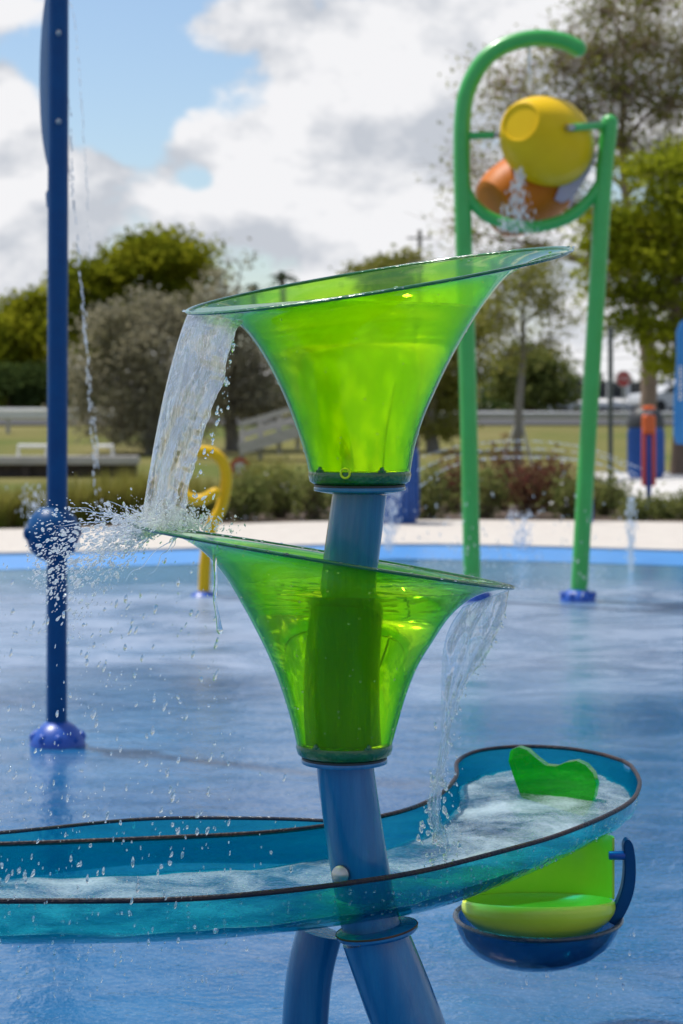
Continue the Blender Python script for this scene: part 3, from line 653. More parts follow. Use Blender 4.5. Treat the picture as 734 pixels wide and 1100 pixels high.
def sheet(name, left, right, depthf, thick, label, mat='water_sheet', nu=26, nv=110, rough=1.0, seed=0.0, ridge=60):
    L = catmull([Vector((a, b, 0)) for a, b in left], nv); R = catmull([Vector((a, b, 0)) for a, b in right], nv)
    front, back_ = [], []
    for i in range(nv):
        v = i / (nv - 1); fr, bk_ = [], []
        for j in range(nu):
            u = j / (nu - 1); p = L[i].lerp(R[i], u)
            jit = (0.25 + 2.4 * u * u) * rough * (mnoise.noise(Vector((v * 16, u * 3 + seed, 5.1))) + .6 * mnoise.noise(Vector((v * 45, u * 3 + seed, 7.1)))) * (0.35 + v)
            Yc = depthf(u, v) + 0.012 * rough * mnoise.noise(Vector((u * 5, v * 6, seed)))
            q = P(p.x + jit, p.y, Yc)
            rid = 0.8 * mnoise.noise(Vector((u * 11, v * 2.2, 2 + seed))) + 0.4 * mnoise.noise(Vector((u * 26 + 3 * v, v * 9, 9 + seed))) + 0.16 * mnoise.noise(Vector((u * 30, v * 26, 19 + seed)))
            rid2 = 0.8 * mnoise.noise(Vector((u * 10, v * 2.5, 32 + seed))) + 0.4 * mnoise.noise(Vector((u * 28 + 2 * v, v * 8, 39 + seed))) + 0.15 * mnoise.noise(Vector((u * 32, v * 22, 59 + seed)))
            th = thick * (max(0.0, 1 - (2 * u - 1) ** 4)) ** 0.5
            edge_b = thick * 0.5 * math.exp(-((min(u, 1 - u) - 0.1) / 0.08) ** 2)
            h1 = th * (0.55 + 0.55 * rid * rough) + edge_b * 0.6; h2 = th * (0.55 + 0.55 * rid2 * rough) + edge_b * 0.4
            if j in (0, nu - 1): h1 = h2 = 0.0005
            fr.append(q + Vector((0, -max(h1, .0007), 0))); bk_.append(q + Vector((0, max(h2, .0007), 0)))
        front.append(fr); back_.append(bk_)
    mb = MB()
    mb.loft([f + b[::-1] for f, b in zip(front, back_)], closed=True, cap0=True, cap1=True)
    o = mb.build(name, mat, None, angle=180)
    return tag(o, label, 'water')
sheet('falling_water', [(203,334),(196,352),(186,385),(176,425),(167,470),(159,515),(152,560)],
      [(262,344),(254,356),(245,382),(241,408),(228,440),(218,470),(207,508),(200,545),(204,565)],
      lambda u, v: Y0 - 0.13 + 0.20 * (1 - u) * (1 - 0.6 * v) + 0.02 * v, 0.0065,
      'broad clear sheet of water falling from the upper funnel lip onto the lower funnel', nu=34, nv=150, seed=1.3)
sheet('falling_stream', [(497,652),(483,674),(476,700),(474,740),(474,785),(468,830),(459,868),(470,905)],
      [(548,633),(541,662),(531,688),(518,712),(499,738),(487,775),(479,820),(473,862),(482,915)],
      lambda u, v: Y0 - 0.02 + 0.06 * v, 0.0045, 'twisting thin stream spilling from the right lip of the lower funnel into the trough', mat='water_film', nu=26, nv=150, seed=7.7, rough=1.1)
# little dribble under the lower funnel's left lip
mb = MB(); pts = [P(232, 585, Y0 - .12), P(231, 600, Y0 - .12), P(232, 625, Y0 - .12), P(231, 645, Y0 - .12), P(234, 662, Y0 - .12), P(236, 676, Y0 - .12), P(237, 681, Y0 - .12)]
mb.tube(pts, [.007, .004, .003, .0035, .003, .004, .006, .003], 10, res=40)
tag(mb.build('dribble', 'water_clear'), 'thin dribble hanging under the wet left lip of the lower funnel', 'water')

def spray(name, C, R, S, A, mat, label, cat='spray'):
    V, Fq = drops(np.array(C), np.array(R), np.array(S), np.array(A))
    o = fast_mesh(name, V, Fq, mat, nper=3, smooth=True)
    return tag(o, label, cat, kind='stuff')

def pp(px, py, Y): v = P(px, py, Y); return (v.x, v.y, v.z)
# burst flung to the left off the lower funnel rim
C, R, S, A = [], [], [], []
for i in range(3400):
    t = random.random() ** 1.9; ang = random.gauss(0.30, 0.26)
    if random.random() < 0.3: ang = random.choice([-.35, -.12, .12, .45, .8]) + random.gauss(0, 0.06)
    d = 4 + 135 * t
    px = 172 - d * math.cos(ang) + random.gauss(0, 5); py = 564 + d * math.sin(ang) * 0.9 + 24 * t * t + random.gauss(0, 3)
    Y = Y0 - 0.05 + random.gauss(0, 0.06)
    rr_ = 0.0005 + 0.0009 * random.random() + (0.0022 * random.random() if random.random() < .16 else 0) + (0.003 * random.random() if random.random() < 0.03 else 0)
    C.append(pp(px, py, Y)); R.append(rr_); S.append(random.uniform(1.0, 3.0) if rr_ < .0018 else random.uniform(1, 2)); A.append((-math.cos(ang), random.gauss(0, .2), -math.sin(ang) - 0.5 * t))
for i in range(1500):                                   # mist and crown where the sheet lands
    px = random.gauss(188, 24); py = 566 - abs(random.gauss(0, 13)) + 0.12 * (px - 190)
    C.append(pp(px, py, Y0 - 0.02 + random.gauss(0, 0.09))); R.append(0.0005 + 0.0022 * random.random() ** 4); S.append(random.uniform(1, 3)); A.append((random.gauss(0, 1), 0, 1))
spray('splash_spray', C, R, S, A, 'water_white', 'burst of white splash flung left off the lower funnel rim')
# ragged tongues of water thrown out of the splash
mb = MB()
for i in range(46):
    ang = random.gauss(0.2, .35); L_ = random.uniform(20, 95); x0 = random.uniform(150, 205); y0 = 566 + (x0 - 190) * .12; pts, rad = [], []
    Y = Y0 - .03 + random.gauss(0, .06)
    for q in range(9):
        u = q / 8; pts.append(P(x0 - L_ * u * math.cos(ang) + random.gauss(0, 1.2), y0 + L_ * u * math.sin(ang) * .8 + 10 * u * u - 6 * u + random.gauss(0, 1.2), Y)); rad.append(max(.0006, random.uniform(.0012, .0042) * (1 - u) ** .6))
    mb.tube(pts, rad, 7, res=26, squash=.6)
o = mb.build('splash_tongues', 'water_sheet'); tag(o, 'glassy tongues of water at the root of the splash on the lower funnel lip', 'spray', kind='stuff')
# falling drops over the left half
C, R, S, A = [], [], [], []
for i in range(900):
    px = random.uniform(-8, 250) if random.random() < 0.75 else random.uniform(-8, 330); py = 600 + 470 * random.random() ** 0.9
    if px > 215 + (py - 600) * 0.25 and py < 830: continue
    Y = random.uniform(3.2, 4.3)
    C.append(pp(px, py, Y)); R.append(0.0007 + 0.0026 * random.random() ** 3); S.append(random.uniform(1.3, 3.6)); A.append((-0.2 + random.gauss(0, .12), 0, -1))
spray('falling_drops', C, R, S, A, 'water_drop', 'scattered water drops falling through the air left of the funnels')
# drops near the thin stream and scoop, beads clinging to the rims
C, R, S, A = [], [], [], []
for i in range(80):                                   # ragged right edge of the big sheet
    t = random.random(); px = np.interp(t, [0, .3, .55, .75, 1], [250, 241, 226, 212, 204]) + abs(random.gauss(0, 3.5)) * (1 + t); py = 352 + 205 * t
    C.append(pp(px, py, Y0 - .13 + random.gauss(0, .01))); R.append(0.0006 + 0.0032 * random.random() ** 3); S.append(random.uniform(1, 2.4)); A.append((-.25, 0, -1))
for i in range(130):                                   # drops round the thin ribbon
    t = random.random(); px = np.interp(t, [0, .2, .4, 1], [538, 520, 492, 472]) + random.gauss(0, 5 + 4 * t); py = 660 + 220 * t
    C.append(pp(px, py, Y0 + .01 + random.gauss(0, .02))); R.append(0.0006 + 0.0028 * random.random() ** 3); S.append(random.uniform(1, 2.4)); A.append((.1, 0, -1))
for i in range(110):
    py = random.uniform(830, 935); px = 472 + random.gauss(0, 11)
    C.append(pp(px, py, Y0 + 0.05 + random.gauss(0, .02))); R.append(0.0012 + 0.004 * random.random() ** 2.5); S.append(random.uniform(1.1, 2.2)); A.append((0.1, 0, -1))
for i in range(26):
    C.append(pp(random.uniform(540, 690), random.uniform(1000, 1075), YB + random.gauss(0, .05))); R.append(0.0012 + 0.0018 * random.random()); S.append(random.uniform(1.5, 4)); A.append((0, 0, -1))
spray('stream_drops', C, R, S, A, 'water_drop', 'drops breaking off the thin stream above the trough and dripping from the scoop')
def beads(funnel_L, funnel_R, tilt, n, label, seed):
    rg = funnel_rings(funnel_L, funnel_R, tilt); C, R, S, A = [], [], [], []
    for i in range(n):
        q = random.randrange(72); r_ = random.choice([41, 42, 42, 43, 43, 43]); p = rg[r_][q]
        p = p + Vector((0, 0, 0.002)); C.append((p.x + random.gauss(0, .002), p.y + random.gauss(0, .004), p.z)); R.append(random.uniform(.0015, .004)); S.append(0.55); A.append((0, 0, 1))
    spray('water_beads', C, R, S, A, 'water_clear', label, 'drops')
beads(LL, LR, -0.05, 190, 'beads of water standing along the lower funnel rim', 1)
beads(UL, UR, 0.116, 50, 'few beads of water along the upper funnel rim', 2)
def wall_beads(Lp, Rp, tilt, n, label):
    rg = funnel_rings(Lp, Rp, tilt); C, R, S, A = [], [], [], []
    for i in range(n):
        a = random.randrange(3, 40); q = random.randrange(36, 72); p = rg[a][q]; c = sum(rg[a], Vector()) / 72; e = (p - c).normalized()
        p = p.lerp(rg[a][(q + 1) % 72], random.random()) + e * .0008; C.append(p[:]); R.append(random.uniform(.0009, .0026)); S.append(.5); A.append(e[:])
    spray('water_beads', C, R, S, A, 'water_clear', label, 'drops')
wall_beads(LL, LR, -0.05, 90, 'small beads clinging to the outside wall of the lower funnel')
wall_beads(UL, UR, 0.116, 34, 'a few small beads clinging to the outside wall of the upper funnel')
def trough_beads(n):
    C, R, S, A = [], [], [], []
    for i in range(n):
        k_ = random.randrange(8, ns - 10); sec = section(k_); j_ = random.randrange(0, 5); p = sec[j_].lerp(sec[j_ + 1], random.random()); e = (Nc[k_] - Fc[k_]).normalized()
        C.append((p + e * .001)[:]); R.append(random.uniform(.0010, .0030)); S.append(.5); A.append(e[:])
    spray('water_beads', C, R, S, A, 'water_clear', 'beads of water clinging to the outer wall of the blue trough', 'drops')
trough_beads(220)

# ------------------------------------------------------------------ blue spray post at the left
YP = 9.04; kp = YP / F
bp_ = thing('spray_post', P(61, 800, YP), 'tall dark blue spray post with ball joint and pale blade, left of the funnels', 'spray post')
mb = MB(); mb.tube([P(61, 802, YP), P(61.5, 560, YP), P(62.5, 200, YP), P(63, -160, YP)], 11 * kp, 28, res=12); mb.build('post', 'navy_paint', bp_)
mb = MB(); c = P(57, 572, YP)
mb.lathe([(12*kp, 27*kp), (17*kp, 24*kp), (25*kp, 16*kp), (29*kp, 4*kp), (29*kp, -5*kp), (25*kp, -18*kp), (16*kp, -27*kp), (11*kp, -30*kp)], c, 28); j_ = mb.build('ball_joint', 'navy_paint', bp_)
for a in range(4):
    q = a * math.pi / 2 + 0.5; MB().ellipsoid(c + Vector((math.cos(q) * 28 * kp, math.sin(q) * 28 * kp, 0)), (.022, .022, .03)).build('boss', 'navy_paint', j_)
mb = MB(); c = P(62, 797, YP)
mb.lathe([(12*kp, 22*kp), (20*kp, 16*kp), (29*kp, 6*kp), (30*kp, -3*kp), (27*kp, -4*kp)], c, 28); bc = mb.build('base_cover', 'royal_blue', bp_)
for a in range(9):
    q = a * math.pi * 2 / 9; MB().ellipsoid(c + Vector((math.cos(q) * 26 * kp, math.sin(q) * 26 * kp, 6 * kp)), (.019, .019, .024)).build('bolt_cap', 'royal_blue', bc)
mb = MB(); o_ = [(55,-40),(48,0),(44,40),(42.5,90),(44,135),(49,170),(55,190)]
oo = catmull([Vector((a, b, 0)) for a, b in o_], 24)
mb.prism([P(p.x, p.y, YP + .02) for p in oo] + [P(58, 190, YP + .02), P(58, -40, YP + .02)], (0.0, 0.03, 0)); mb.build('blade', 'pale_blade', bp_, bevel=0.003)
mb = MB(); mb.prism([P(52, 202, YP), P(49, 208, YP), P(50, 222, YP), P(54, 228, YP)], (0, .02, 0)); mb.build('clip', 'pale_blade', bp_)
for py in (37, 132):
    MB().lathe([(.010, 0), (.012, .01), (.007, .03)], P(63, py, YP - .045), 14, axis=(0.2, -0.9, 0.3)).build('nozzle', 'galvanised', bp_)
def jet(name, path, Y, w, gap, label, n=150, mat='water_white', solid=0.3, grp=None):
    pts = catmull([Vector((a, b, 0)) for a, b in path], n); C, R, S, A = [], [], [], []
    for i in range(n - 1):
        t = i / n
        if t > solid and random.random() < gap: continue
        d = pts[i + 1] - pts[i]; L = d.length
        C.append(pp(pts[i].x + random.gauss(0, w * (0.1 + .5 * t)), pts[i].y, Y)); r = w * 0.5 * Y / F * random.uniform(.55, 1.1); R.append(r)
        S.append(max(1.0, 0.75 * L * Y / F / r)); A.append((d.x, 0, -d.y))
    V, Fq = drops(np.array(C), np.array(R), np.array(S), np.array(A)); o = fast_mesh(name, V, Fq, mat, nper=3, smooth=True)
    return tag(o, label, 'water jet', grp, kind='stuff')
jet('water_jet', [(64,37),(69,62),(72,85),(76,140),(80,220),(87,300),(94,400),(99,470),(103,545)], YP, 1.9, 0.45, 'upper thin water jet falling from the top nozzle of the dark blue post', solid=.05)
jet('water_jet', [(63,132),(69,155),(76,190),(83,250),(90,330),(98,420),(106,500),(110,555)], YP, 1.9, 0.48, 'lower thin water jet falling from the second nozzle of the dark blue post', solid=.05)
jet('water_jet', [(70,0),(78,10),(84,60),(89,130),(94,210),(97,280)], YP + .2, 1.3, 0.35, 'faint string of drops falling from above the frame beside the dark blue post', solid=0.0)

# ------------------------------------------------------------------ green dump-bucket frame
YG = 15.7; kg = YG / F
gf = thing('bucket_frame', P(600, 645, YG), 'tall green pipe frame with a curled top and blue base covers', 'water feature')
rg_ = 9.2 * kg
MB().ball_tube([P(508, 646, YG), P(506, 560, YG), P(503, 420, YG), P(499, 280, YG), P(496.5, 190, YG), P(497, 130, YG), P(503, 95, YG), P(520, 65, YG), P(545, 48, YG), P(575, 41, YG), P(603, 44, YG), P(621, 52, YG)], rg_, 24, 90).build('curled_post', 'green_paint', gf)
MB().ball_tube([P(622, 640, YG), P(630, 500, YG), P(641, 320, YG), P(649, 190, YG), P(655, 132, YG)], rg_, 24, 40).build('straight_post', 'green_paint', gf)
MB().tube([P(499, 200, YG), P(507, 217, YG), P(525, 233, YG), P(552, 242, YG), P(580, 243, YG), P(610, 234, YG), P(632, 216, YG), P(648, 193, YG)], 6.5 * kg, 20, res=50).build('lower_hoop', 'green_paint', gf)
for a, b in (((500, 146), (531, 145)), ((652, 134), (616, 137))):
    MB().tube([P(*a, YG), P(*b, YG - (0.05 if a[0] < 560 else .31))], 4 * kg, 16).build('axle', 'green_paint', gf)
MB().tube([P(531, 145, YG - .05), P(540, 145, YG - .05)], 3 * kg, 16).build('axle_pin', 'steel', gf)
MB().tube([P(618, 136.8, YG - .295), P(609, 137.4, YG - .36)], 3.4 * kg, 16).build('axle_pin', 'steel', gf)
for px, py in ((508, 642), (621, 642)):
    c = P(px, py, YG); mb = MB(); mb.lathe([(rg_ * 1.05, 9 * kg), (15 * kg, 6 * kg), (19 * kg, 0), (19.5 * kg, -4 * kg)], c, 24); q = mb.build('base_cover', 'royal_blue', gf)
    for a in range(9):
        t = a * math.pi * 2 / 9; MB().ellipsoid(c + Vector((math.cos(t) * 17 * kg, math.sin(t) * 17 * kg, 3 * kg)), (.022, .022, .028)).build('bolt_cap', 'royal_blue', q)
# yellow bucket
ax = Vector((0.50, 0.84, -0.20)).normalized()          # from closed bottom towards open mouth
cB = P(585, 150, YG)
yb = thing('dump_bucket', cB, 'big yellow barrel-shaped dump bucket tipped over on the green frame', 'bucket', None)
mb = MB(); u = kg
prof = [(20*u, -57*u), (22.5*u, -57*u), (24*u, -55.5*u), (31*u, -44*u), (39*u, -29*u), (45*u, -12*u), (47.5*u, 5*u), (47*u, 18*u), (44*u, 34*u), (42*u, 40*u), (40*u, 40*u), (42*u, 32*u), (44*u, 8*u), (40*u, -18*u), (24*u, -50*u)]
mb.lathe(prof, cB - ax * 2 * u, 48, axis=ax); mb.build('body', 'yellow_plastic', yb, angle=50)
MB().lathe([(22.4*u, 0), (22*u, -1.2*u), (20*u, -1.6*u), (19*u, -0.3*u)], cB - ax * 58.6 * u, 40, axis=ax).build('bottom_ring', 'yellow_plastic', yb)
# orange bucket behind/below
axo = Vector((0.80, 0.35, 0.48)).normalized(); cO = P(566, 205, YG + .35)
ob_ = thing('dump_bucket', cO, 'orange dump bucket with lilac inside, hanging lower behind the yellow one', 'bucket')
mb = MB(); mb.lathe([(26*u, -48*u), (34*u, -44*u), (40*u, -30*u), (43*u, -8*u), (42*u, 12*u), (39*u, 32*u)], cO, 40, axis=axo, cap1=False); mb.build('body', 'orange_plastic', ob_)
mb = MB(); mb.lathe([(24*u, -44*u), (36*u, -28*u), (40*u, -8*u), (39.5*u, 12*u), (37.5*u, 32*u), (39.5*u, 32.5*u), (39.3*u, 30*u)], cO, 40, axis=axo, cap1=False); mb.build('lining', 'lilac_plastic', ob_)
mb = MB(); cc = P(618, 195, YG + .1)
mb.prism([P(596, 214, YG + .1), P(606, 190, YG + .1), P(628, 168, YG + .1), P(642, 163, YG + .1), P(634, 184, YG + .1), P(616, 212, YG + .1), P(604, 218, YG + .1)], (0, .03, 0)); mb.build('splash_panel', 'lilac_plastic', ob_, bevel=.004)
jet('water_jet', [(569, 45), (569, 75), (568, 101)], YG, 2.6, 0.12, 'thin filling jet dropping from the curled green pipe into the yellow bucket', n=50)
C, R, S, A = [], [], [], []
for i in range(300):
    t = random.random(); px = 558 - 6 * t + random.gauss(0, 2.5 + 9 * t); py = 180 + 70 * t ** 0.8
    C.append(pp(px, py, YG - 0.25 + random.gauss(0, .1))); R.append(random.uniform(.002, .008)); S.append(random.uniform(1, 4)); A.append((0, 0, -1))
for i in range(420):
    px = random.choice([506, 621, 560, 470]) + random.gauss(0, 18); py = 640 - abs(random.gauss(0, 45))
    C.append(pp(px, py, YG + random.gauss(0, .4))); R.append(random.uniform(.002, .0055)); S.append(random.uniform(1, 4)); A.append((random.gauss(0, .3), 0, -1))
spray('bucket_spray', C, R, S, A, 'water_white', 'water spilling from the yellow dump bucket and spraying round the green posts')

# arching ground jets
for i, (pa, lb) in enumerate((([(452,522),(480,503),(515,494),(560,491),(610,493),(650,500),(676,515)], 'lowest'), ([(450,505),(480,492),(520,484),(570,482),(620,486),(660,495),(686,512)], 'middle'), ([(455,490),(490,480),(540,474),(590,475),(640,484),(690,504)], 'topmost'))):
    jet('water_jet', pa, 19.0 + i * .5, 1.5 - 0.2 * i, 0.30, '%s of the three white jets arching across behind the green posts' % lb, n=130, solid=0)
def fountain(px, y0, y1, Y, label, sp=5, n=260):
    C, R, S, A = [], [], [], []
    for i in range(n):
        t = random.random(); C.append(pp(px + random.gauss(0, sp * (0.3 + t * .7)), y0 + (y1 - y0) * t, Y + random.gauss(0, .05))); R.append(random.uniform(.002, .0055) * Y / 16); S.append(random.uniform(1.5, 6)); A.append((random.gauss(0, .1), 0, 1))
    spray('ground_fountain', C, R, S, A, 'water_white', label, 'fountain')
fountain(678, 630, 535, 18.5, 'faint upright spray rising from the pool floor at the right', 4)
fountain(38, 600, 520, 14, 'small upright sprays at the far left of the pool, behind the blue post', 12, 200)
fountain(560, 590, 548, 21, 'low bubbling spray by the left green post in front of the shrubs', 10, 160)
fountain(418, 592, 520, 20, 'upright spray in front of the left blue bin', 9, 260)

# ------------------------------------------------------------------ yellow curl post
YY = 16.1; ky = YY / F
yc = thing('curl_post', P(219, 640, YY), 'yellow pipe post curled into a loop at its top', 'spray post')
MB().ball_tube([P(219, 643, YY), P(221, 600, YY), P(228, 565, YY), P(238, 545, YY), P(243, 520, YY), P(241, 500, YY), P(231, 488, YY), P(216, 485, YY), P(202, 491, YY - .03), P(194, 506, YY - .06), P(195, 523, YY - .1), P(204, 535, YY - .13), P(217, 537, YY - .15), P(231, 530, YY - .17)], 6.3 * ky, 20, 80).build('pipe', 'yellow_paint', yc)
c = P(219, 641, YY); mb = MB(); mb.lathe([(7 * ky, 6 * ky), (13 * ky, 3 * ky), (17 * ky, -3 * ky)], c, 20); mb.build('base_cover', 'royal_blue', yc)

# ------------------------------------------------------------------ bins, nozzle post, totem, thin blue post
def trash_can(px, base_py, Y, label, z=None):
    b = P(px, base_py, Y)
    t = thing('trash_can', b, label, 'bin', 'blue bins beside the splash pad')
    h = 0.98; r = 0.33
    mb = MB(); mb.lathe([(r * .88, 0), (r * .9, .03), (r, .12), (r, h - .06), (r * 1.02, h)], b, 32); mb.build('body', 'bin_blue', t)
    mb = MB()
    for i in range(24):
        q = i * math.pi / 12; mb.box(b + Vector((math.cos(q) * (r + .008), math.sin(q) * (r + .008), .52)), (.016, .05, .78), rz=q)
    mb.build('slats', 'bin_blue', t, smooth=False)
    mb = MB(); mb.lathe([(r * 1.04, h + .002), (r * 1.05, h + .06), (r * .98, h + .2), (r * .78, h + .32), (r * .45, h + .38), (.02, h + .40)], b, 32); mb.build('lid', 'bin_dark', t)
    mb = MB(); mb.box(b + Vector((0, -r * .93, h + .15)), (.26, .06, .14)); mb.build('opening', 'black_rubber', t, bevel=.01)
trash_can(694, 516, 38.0, 'blue slatted bin with dark domed lid behind the coral post')
trash_can(421, 565, 25.6, 'blue slatted bin standing behind the funnel pole, mostly hidden')
YN = 28.8; kn = YN / F
npst = thing('nozzle_post', P(697, 545, YN), 'slim coral and blue spray post in front of the right bin', 'spray post')
for dx in (-5, 5):
    MB().tube([P(697 + dx, 522, YN), P(697 + dx, 470, YN), P(697 + dx * .9, 452, YN)], 2.6 * kn, 14, res=10).build('upright', 'coral_paint', npst)
MB().tube([P(697, 547, YN), P(697, 500, YN), P(697, 462, YN)], 3 * kn, 14).build('stem', 'royal_blue', npst)
MB().lathe([(5 * kn, -12 * kn), (7.5 * kn, -10 * kn), (7.5 * kn, 8 * kn), (5 * kn, 10 * kn)], P(697, 455, YN), 20).build('head', 'orange_paint', npst)
MB().lathe([(4 * kn, -6 * kn), (3.5 * kn, 2 * kn)], P(697, 443, YN), 16).build('neck', 'galvanised', npst)
MB().lathe([(6 * kn, -1.5 * kn), (7.5 * kn, 0), (7 * kn, 2 * kn), (3 * kn, 3 * kn)], P(697, 439, YN), 20).build('cap', 'orange_paint', npst)
YT = 33.0
tt = thing('totem_sign', P(745, 540, YT), 'tall bright blue panel sign with white upright lettering at the right edge', 'sign')
mb = MB(); to = [(728,356),(732,346),(742,340),(752,346),(757,356),(757,470),(752,479),(727,477),(724.5,466),(725,430),(728,385)]
mb.prism([P(a, b, YT) for a, b in to], (0, .12, 0)); mb.build('panel', 'totem_blue', tt, bevel=.01)
mb = MB()
for i in range(9):
    mb.box(P(731, 394 + i * 4.3, YT - .006), (.05, .008, .045 if i % 3 else .03))
mb.build('lettering', 'sign_white', tt, smooth=False)
MB().tube([P(745, 545, YT + .06), P(745, 475, YT + .06)], .05, 14).build('post', 'totem_blue', tt)
mb = MB(); mb.tube([P(634, 566, 25.5), P(634, 520, 25.5)], 3.4 * 25.5 / F, 14); th = mb.build('marker_post', 'royal_blue'); tag(th, 'short blue post just behind the leaning green pipe', 'post')

# ------------------------------------------------------------------ background furniture
def guard_rail(x0, x1, Y, zb, h, label, mat='galvanised', seg=4.0, wide=.32):
    b = Vector((x0, Y, zb)); t = thing('guard_rail', b, label, 'rail')
    mb = MB(); zc = zb + h - wide / 2
    pr = [(-.04, -wide / 2), (-.09, -wide / 4), (-.04, 0), (-.09, wide / 4), (-.04, wide / 2)]
    mb.loft([[Vector((x, Y + a, zc + c)) for x in (x0, x1)] for a, c in pr], closed=False)
    mb.loft([[Vector((x, Y + a + .012, zc + c)) for x in (x0, x1)] for a, c in pr], closed=False); mb.build('beam', mat, t)
    n = int((x1 - x0) / seg)
    for i in range(n + 1):
        MB().box((x0 + (x1 - x0) * i / n, Y + .03, zb + h / 2 - .05), (.12, .10, h)).build('post', 'weathered_wood', t)
guard_rail(2.0, 14, 68, gz(0, 68), .60, wide=.22, label='grey metal guard rail along the road at the right')
guard_rail(-15, -6.5, 66, gz(0, 66), .80, 'pale rail fence on the grass rise at the far left', 'white_paint', wide=.36)
# canal bulkhead with pale cap
YK = 43.0
cw = thing('bulkhead', Vector((-8.6, YK, 0)), 'low timber bulkhead with pale concrete cap across the lawn at the left', 'wall')
z0 = -0.14
MB().box((-8.6, YK, z0 + .22), (8.6, .3, .34)).build('cladding', 'dock_dark', cw)
MB().box((-8.6, YK - .03, z0 + .48), (8.7, .6, .17)).build('cap', 'weathered_wood', cw, bevel=.02)
for i in range(6):
    MB().box((-12.6 + i * 1.5, YK - .2, z0 + .2), (.18, .12, .30)).build('pile', 'dock_dark', cw)
for i, (px0, px1) in enumerate(((20, 50), (104, 121))):
    a, b = P(px0, 492, YK + .3), P(px1, 492, YK + .3); hz_ = (492 - 479) * YK / F
    mb = MB(); mb.tube([a, a + Vector((0, 0, hz_)), b + Vector((0, 0, hz_)), b], .04, 10)
    o = mb.build('ladder_rail', 'white_paint'); tag(o, ['white hoop rail on the bulkhead left of the blue post', 'white hoop rail on the bulkhead right of the blue post'][i], 'rail', 'hoop rails on the bulkhead')
# pale ramp with rails
YR = 52.0
rp = thing('ramp', P(300, 490, YR), 'weathered timber ramp with rails rising behind the upper funnel', 'ramp')
def beam(p, q, w, h, mat, name, par):
    d = q - p; L = d.length; M = Vector((1, 0, 0)).rotation_difference(d.normalized()).to_matrix()
    return MB().box((p + q) / 2, (L, w, h), M=M).build(name, mat, par, smooth=False)
for dy, h in ((0, .30), (-14, .18), (-26, .14)):
    beam(P(258, 482 + dy, YR), P(345, 456 + dy, YR), .10 if dy else .9, h, 'weathered_wood', 'rail' if dy else 'deck', rp)
for i in range(5):
    px = 260 + i * 20; y = 482 - i * 6
    MB().box(P(px, y - 2, YR), (.12, .12, .95)).build('post', 'weathered_wood', rp)
# white low building
YW = 115.0
wb = thing('pavilion', P(655, 437, YW), 'long low white-roofed building beyond the road', 'building')
mb = MB(); A0, A1 = P(585, 437, YW), P(730, 437, YW)
mb.box(((A0.x + A1.x) / 2, YW + 4, 1.8), (A1.x - A0.x - .6, 7.4, 2.0)); mb.build('wall', 'window_dark', wb)
mb = MB(); zl = P(0, 431, YW).z
for (xa, xb, peak) in ((585, 640, 421), (628, 727, 409)):
    a, b = P(xa, 432, YW), P(xb, 432, YW); pk = P((xa + xb) / 2, peak, YW)
    mb.add([(a.x, YW - .6, a.z), (b.x, YW - .6, a.z), (b.x, YW + 9, a.z), (a.x, YW + 9, a.z), (a.x + (b.x - a.x) * .38, YW + 4, pk.z), (a.x + (b.x - a.x) * .62, YW + 4, pk.z), (a.x, YW - .6, a.z - .3), (b.x, YW - .6, a.z - .3)],
           [(0, 1, 5, 4), (1, 2, 5), (2, 3, 4, 5), (3, 0, 4), (0, 6, 7, 1)])
mb.build('roof', 'roof_white', wb, smooth=False)
for i in range(7):
    MB().box((A0.x + (A1.x - A0.x) * (i + .3) / 7, YW - .3, 1.8), (.2, .2, 2.1)).build('column', 'white_paint', wb)
# stop sign
YS = 70.0; s0 = P(670, 407, YS)
ss = thing('stop_sign', (s0.x, YS, gz(0, YS)), 'red octagonal STOP sign on a thin post beside the road', 'sign')
MB().tube([(s0.x, YS + .04, gz(0, YS)), (s0.x, YS + .04, s0.z + .3)], .035, 10).build('post', 'galvanised', ss)
rO = 5.6 * YS / F * 1.6
oc = [Vector((s0.x + rO * math.cos(math.pi / 8 + i * math.pi / 4), YS, s0.z + rO * math.sin(math.pi / 8 + i * math.pi / 4))) for i in range(8)]
MB().prism(oc, (0, .02, 0)).build('plate', 'sign_red', ss, smooth=False)
mb = MB(); o2 = [s0 + (p - s0) * 0.94 for p in oc]; n_ = 8
mb.loft([[p + Vector((0, -.004, 0)) for p in oc], [p + Vector((0, -.004, 0)) for p in o2]]); mb.build('border', 'sign_white', ss, smooth=False)
cu = bpy.data.curves.new('lettering', 'FONT'); cu.body = 'STOP'; cu.align_x = 'CENTER'; cu.align_y = 'CENTER'; cu.size = rO * .85; cu.extrude = .002
tmp_ = bpy.data.objects.new('lettering_curve', cu); COL.objects.link(tmp_); bpy.context.view_layer.update()
me_ = bpy.data.meshes.new_from_object(tmp_.evaluated_get(bpy.context.evaluated_depsgraph_get())); bpy.data.objects.remove(tmp_); bpy.data.curves.remove(cu)
te = bpy.data.objects.new('lettering', me_); COL.objects.link(te); me_.materials.clear(); me_.materials.append(MATS['sign_white']); te.parent = ss
te.location = (0, -.008, s0.z - gz(0, YS)); te.rotation_euler = (math.pi / 2, 0, 0)
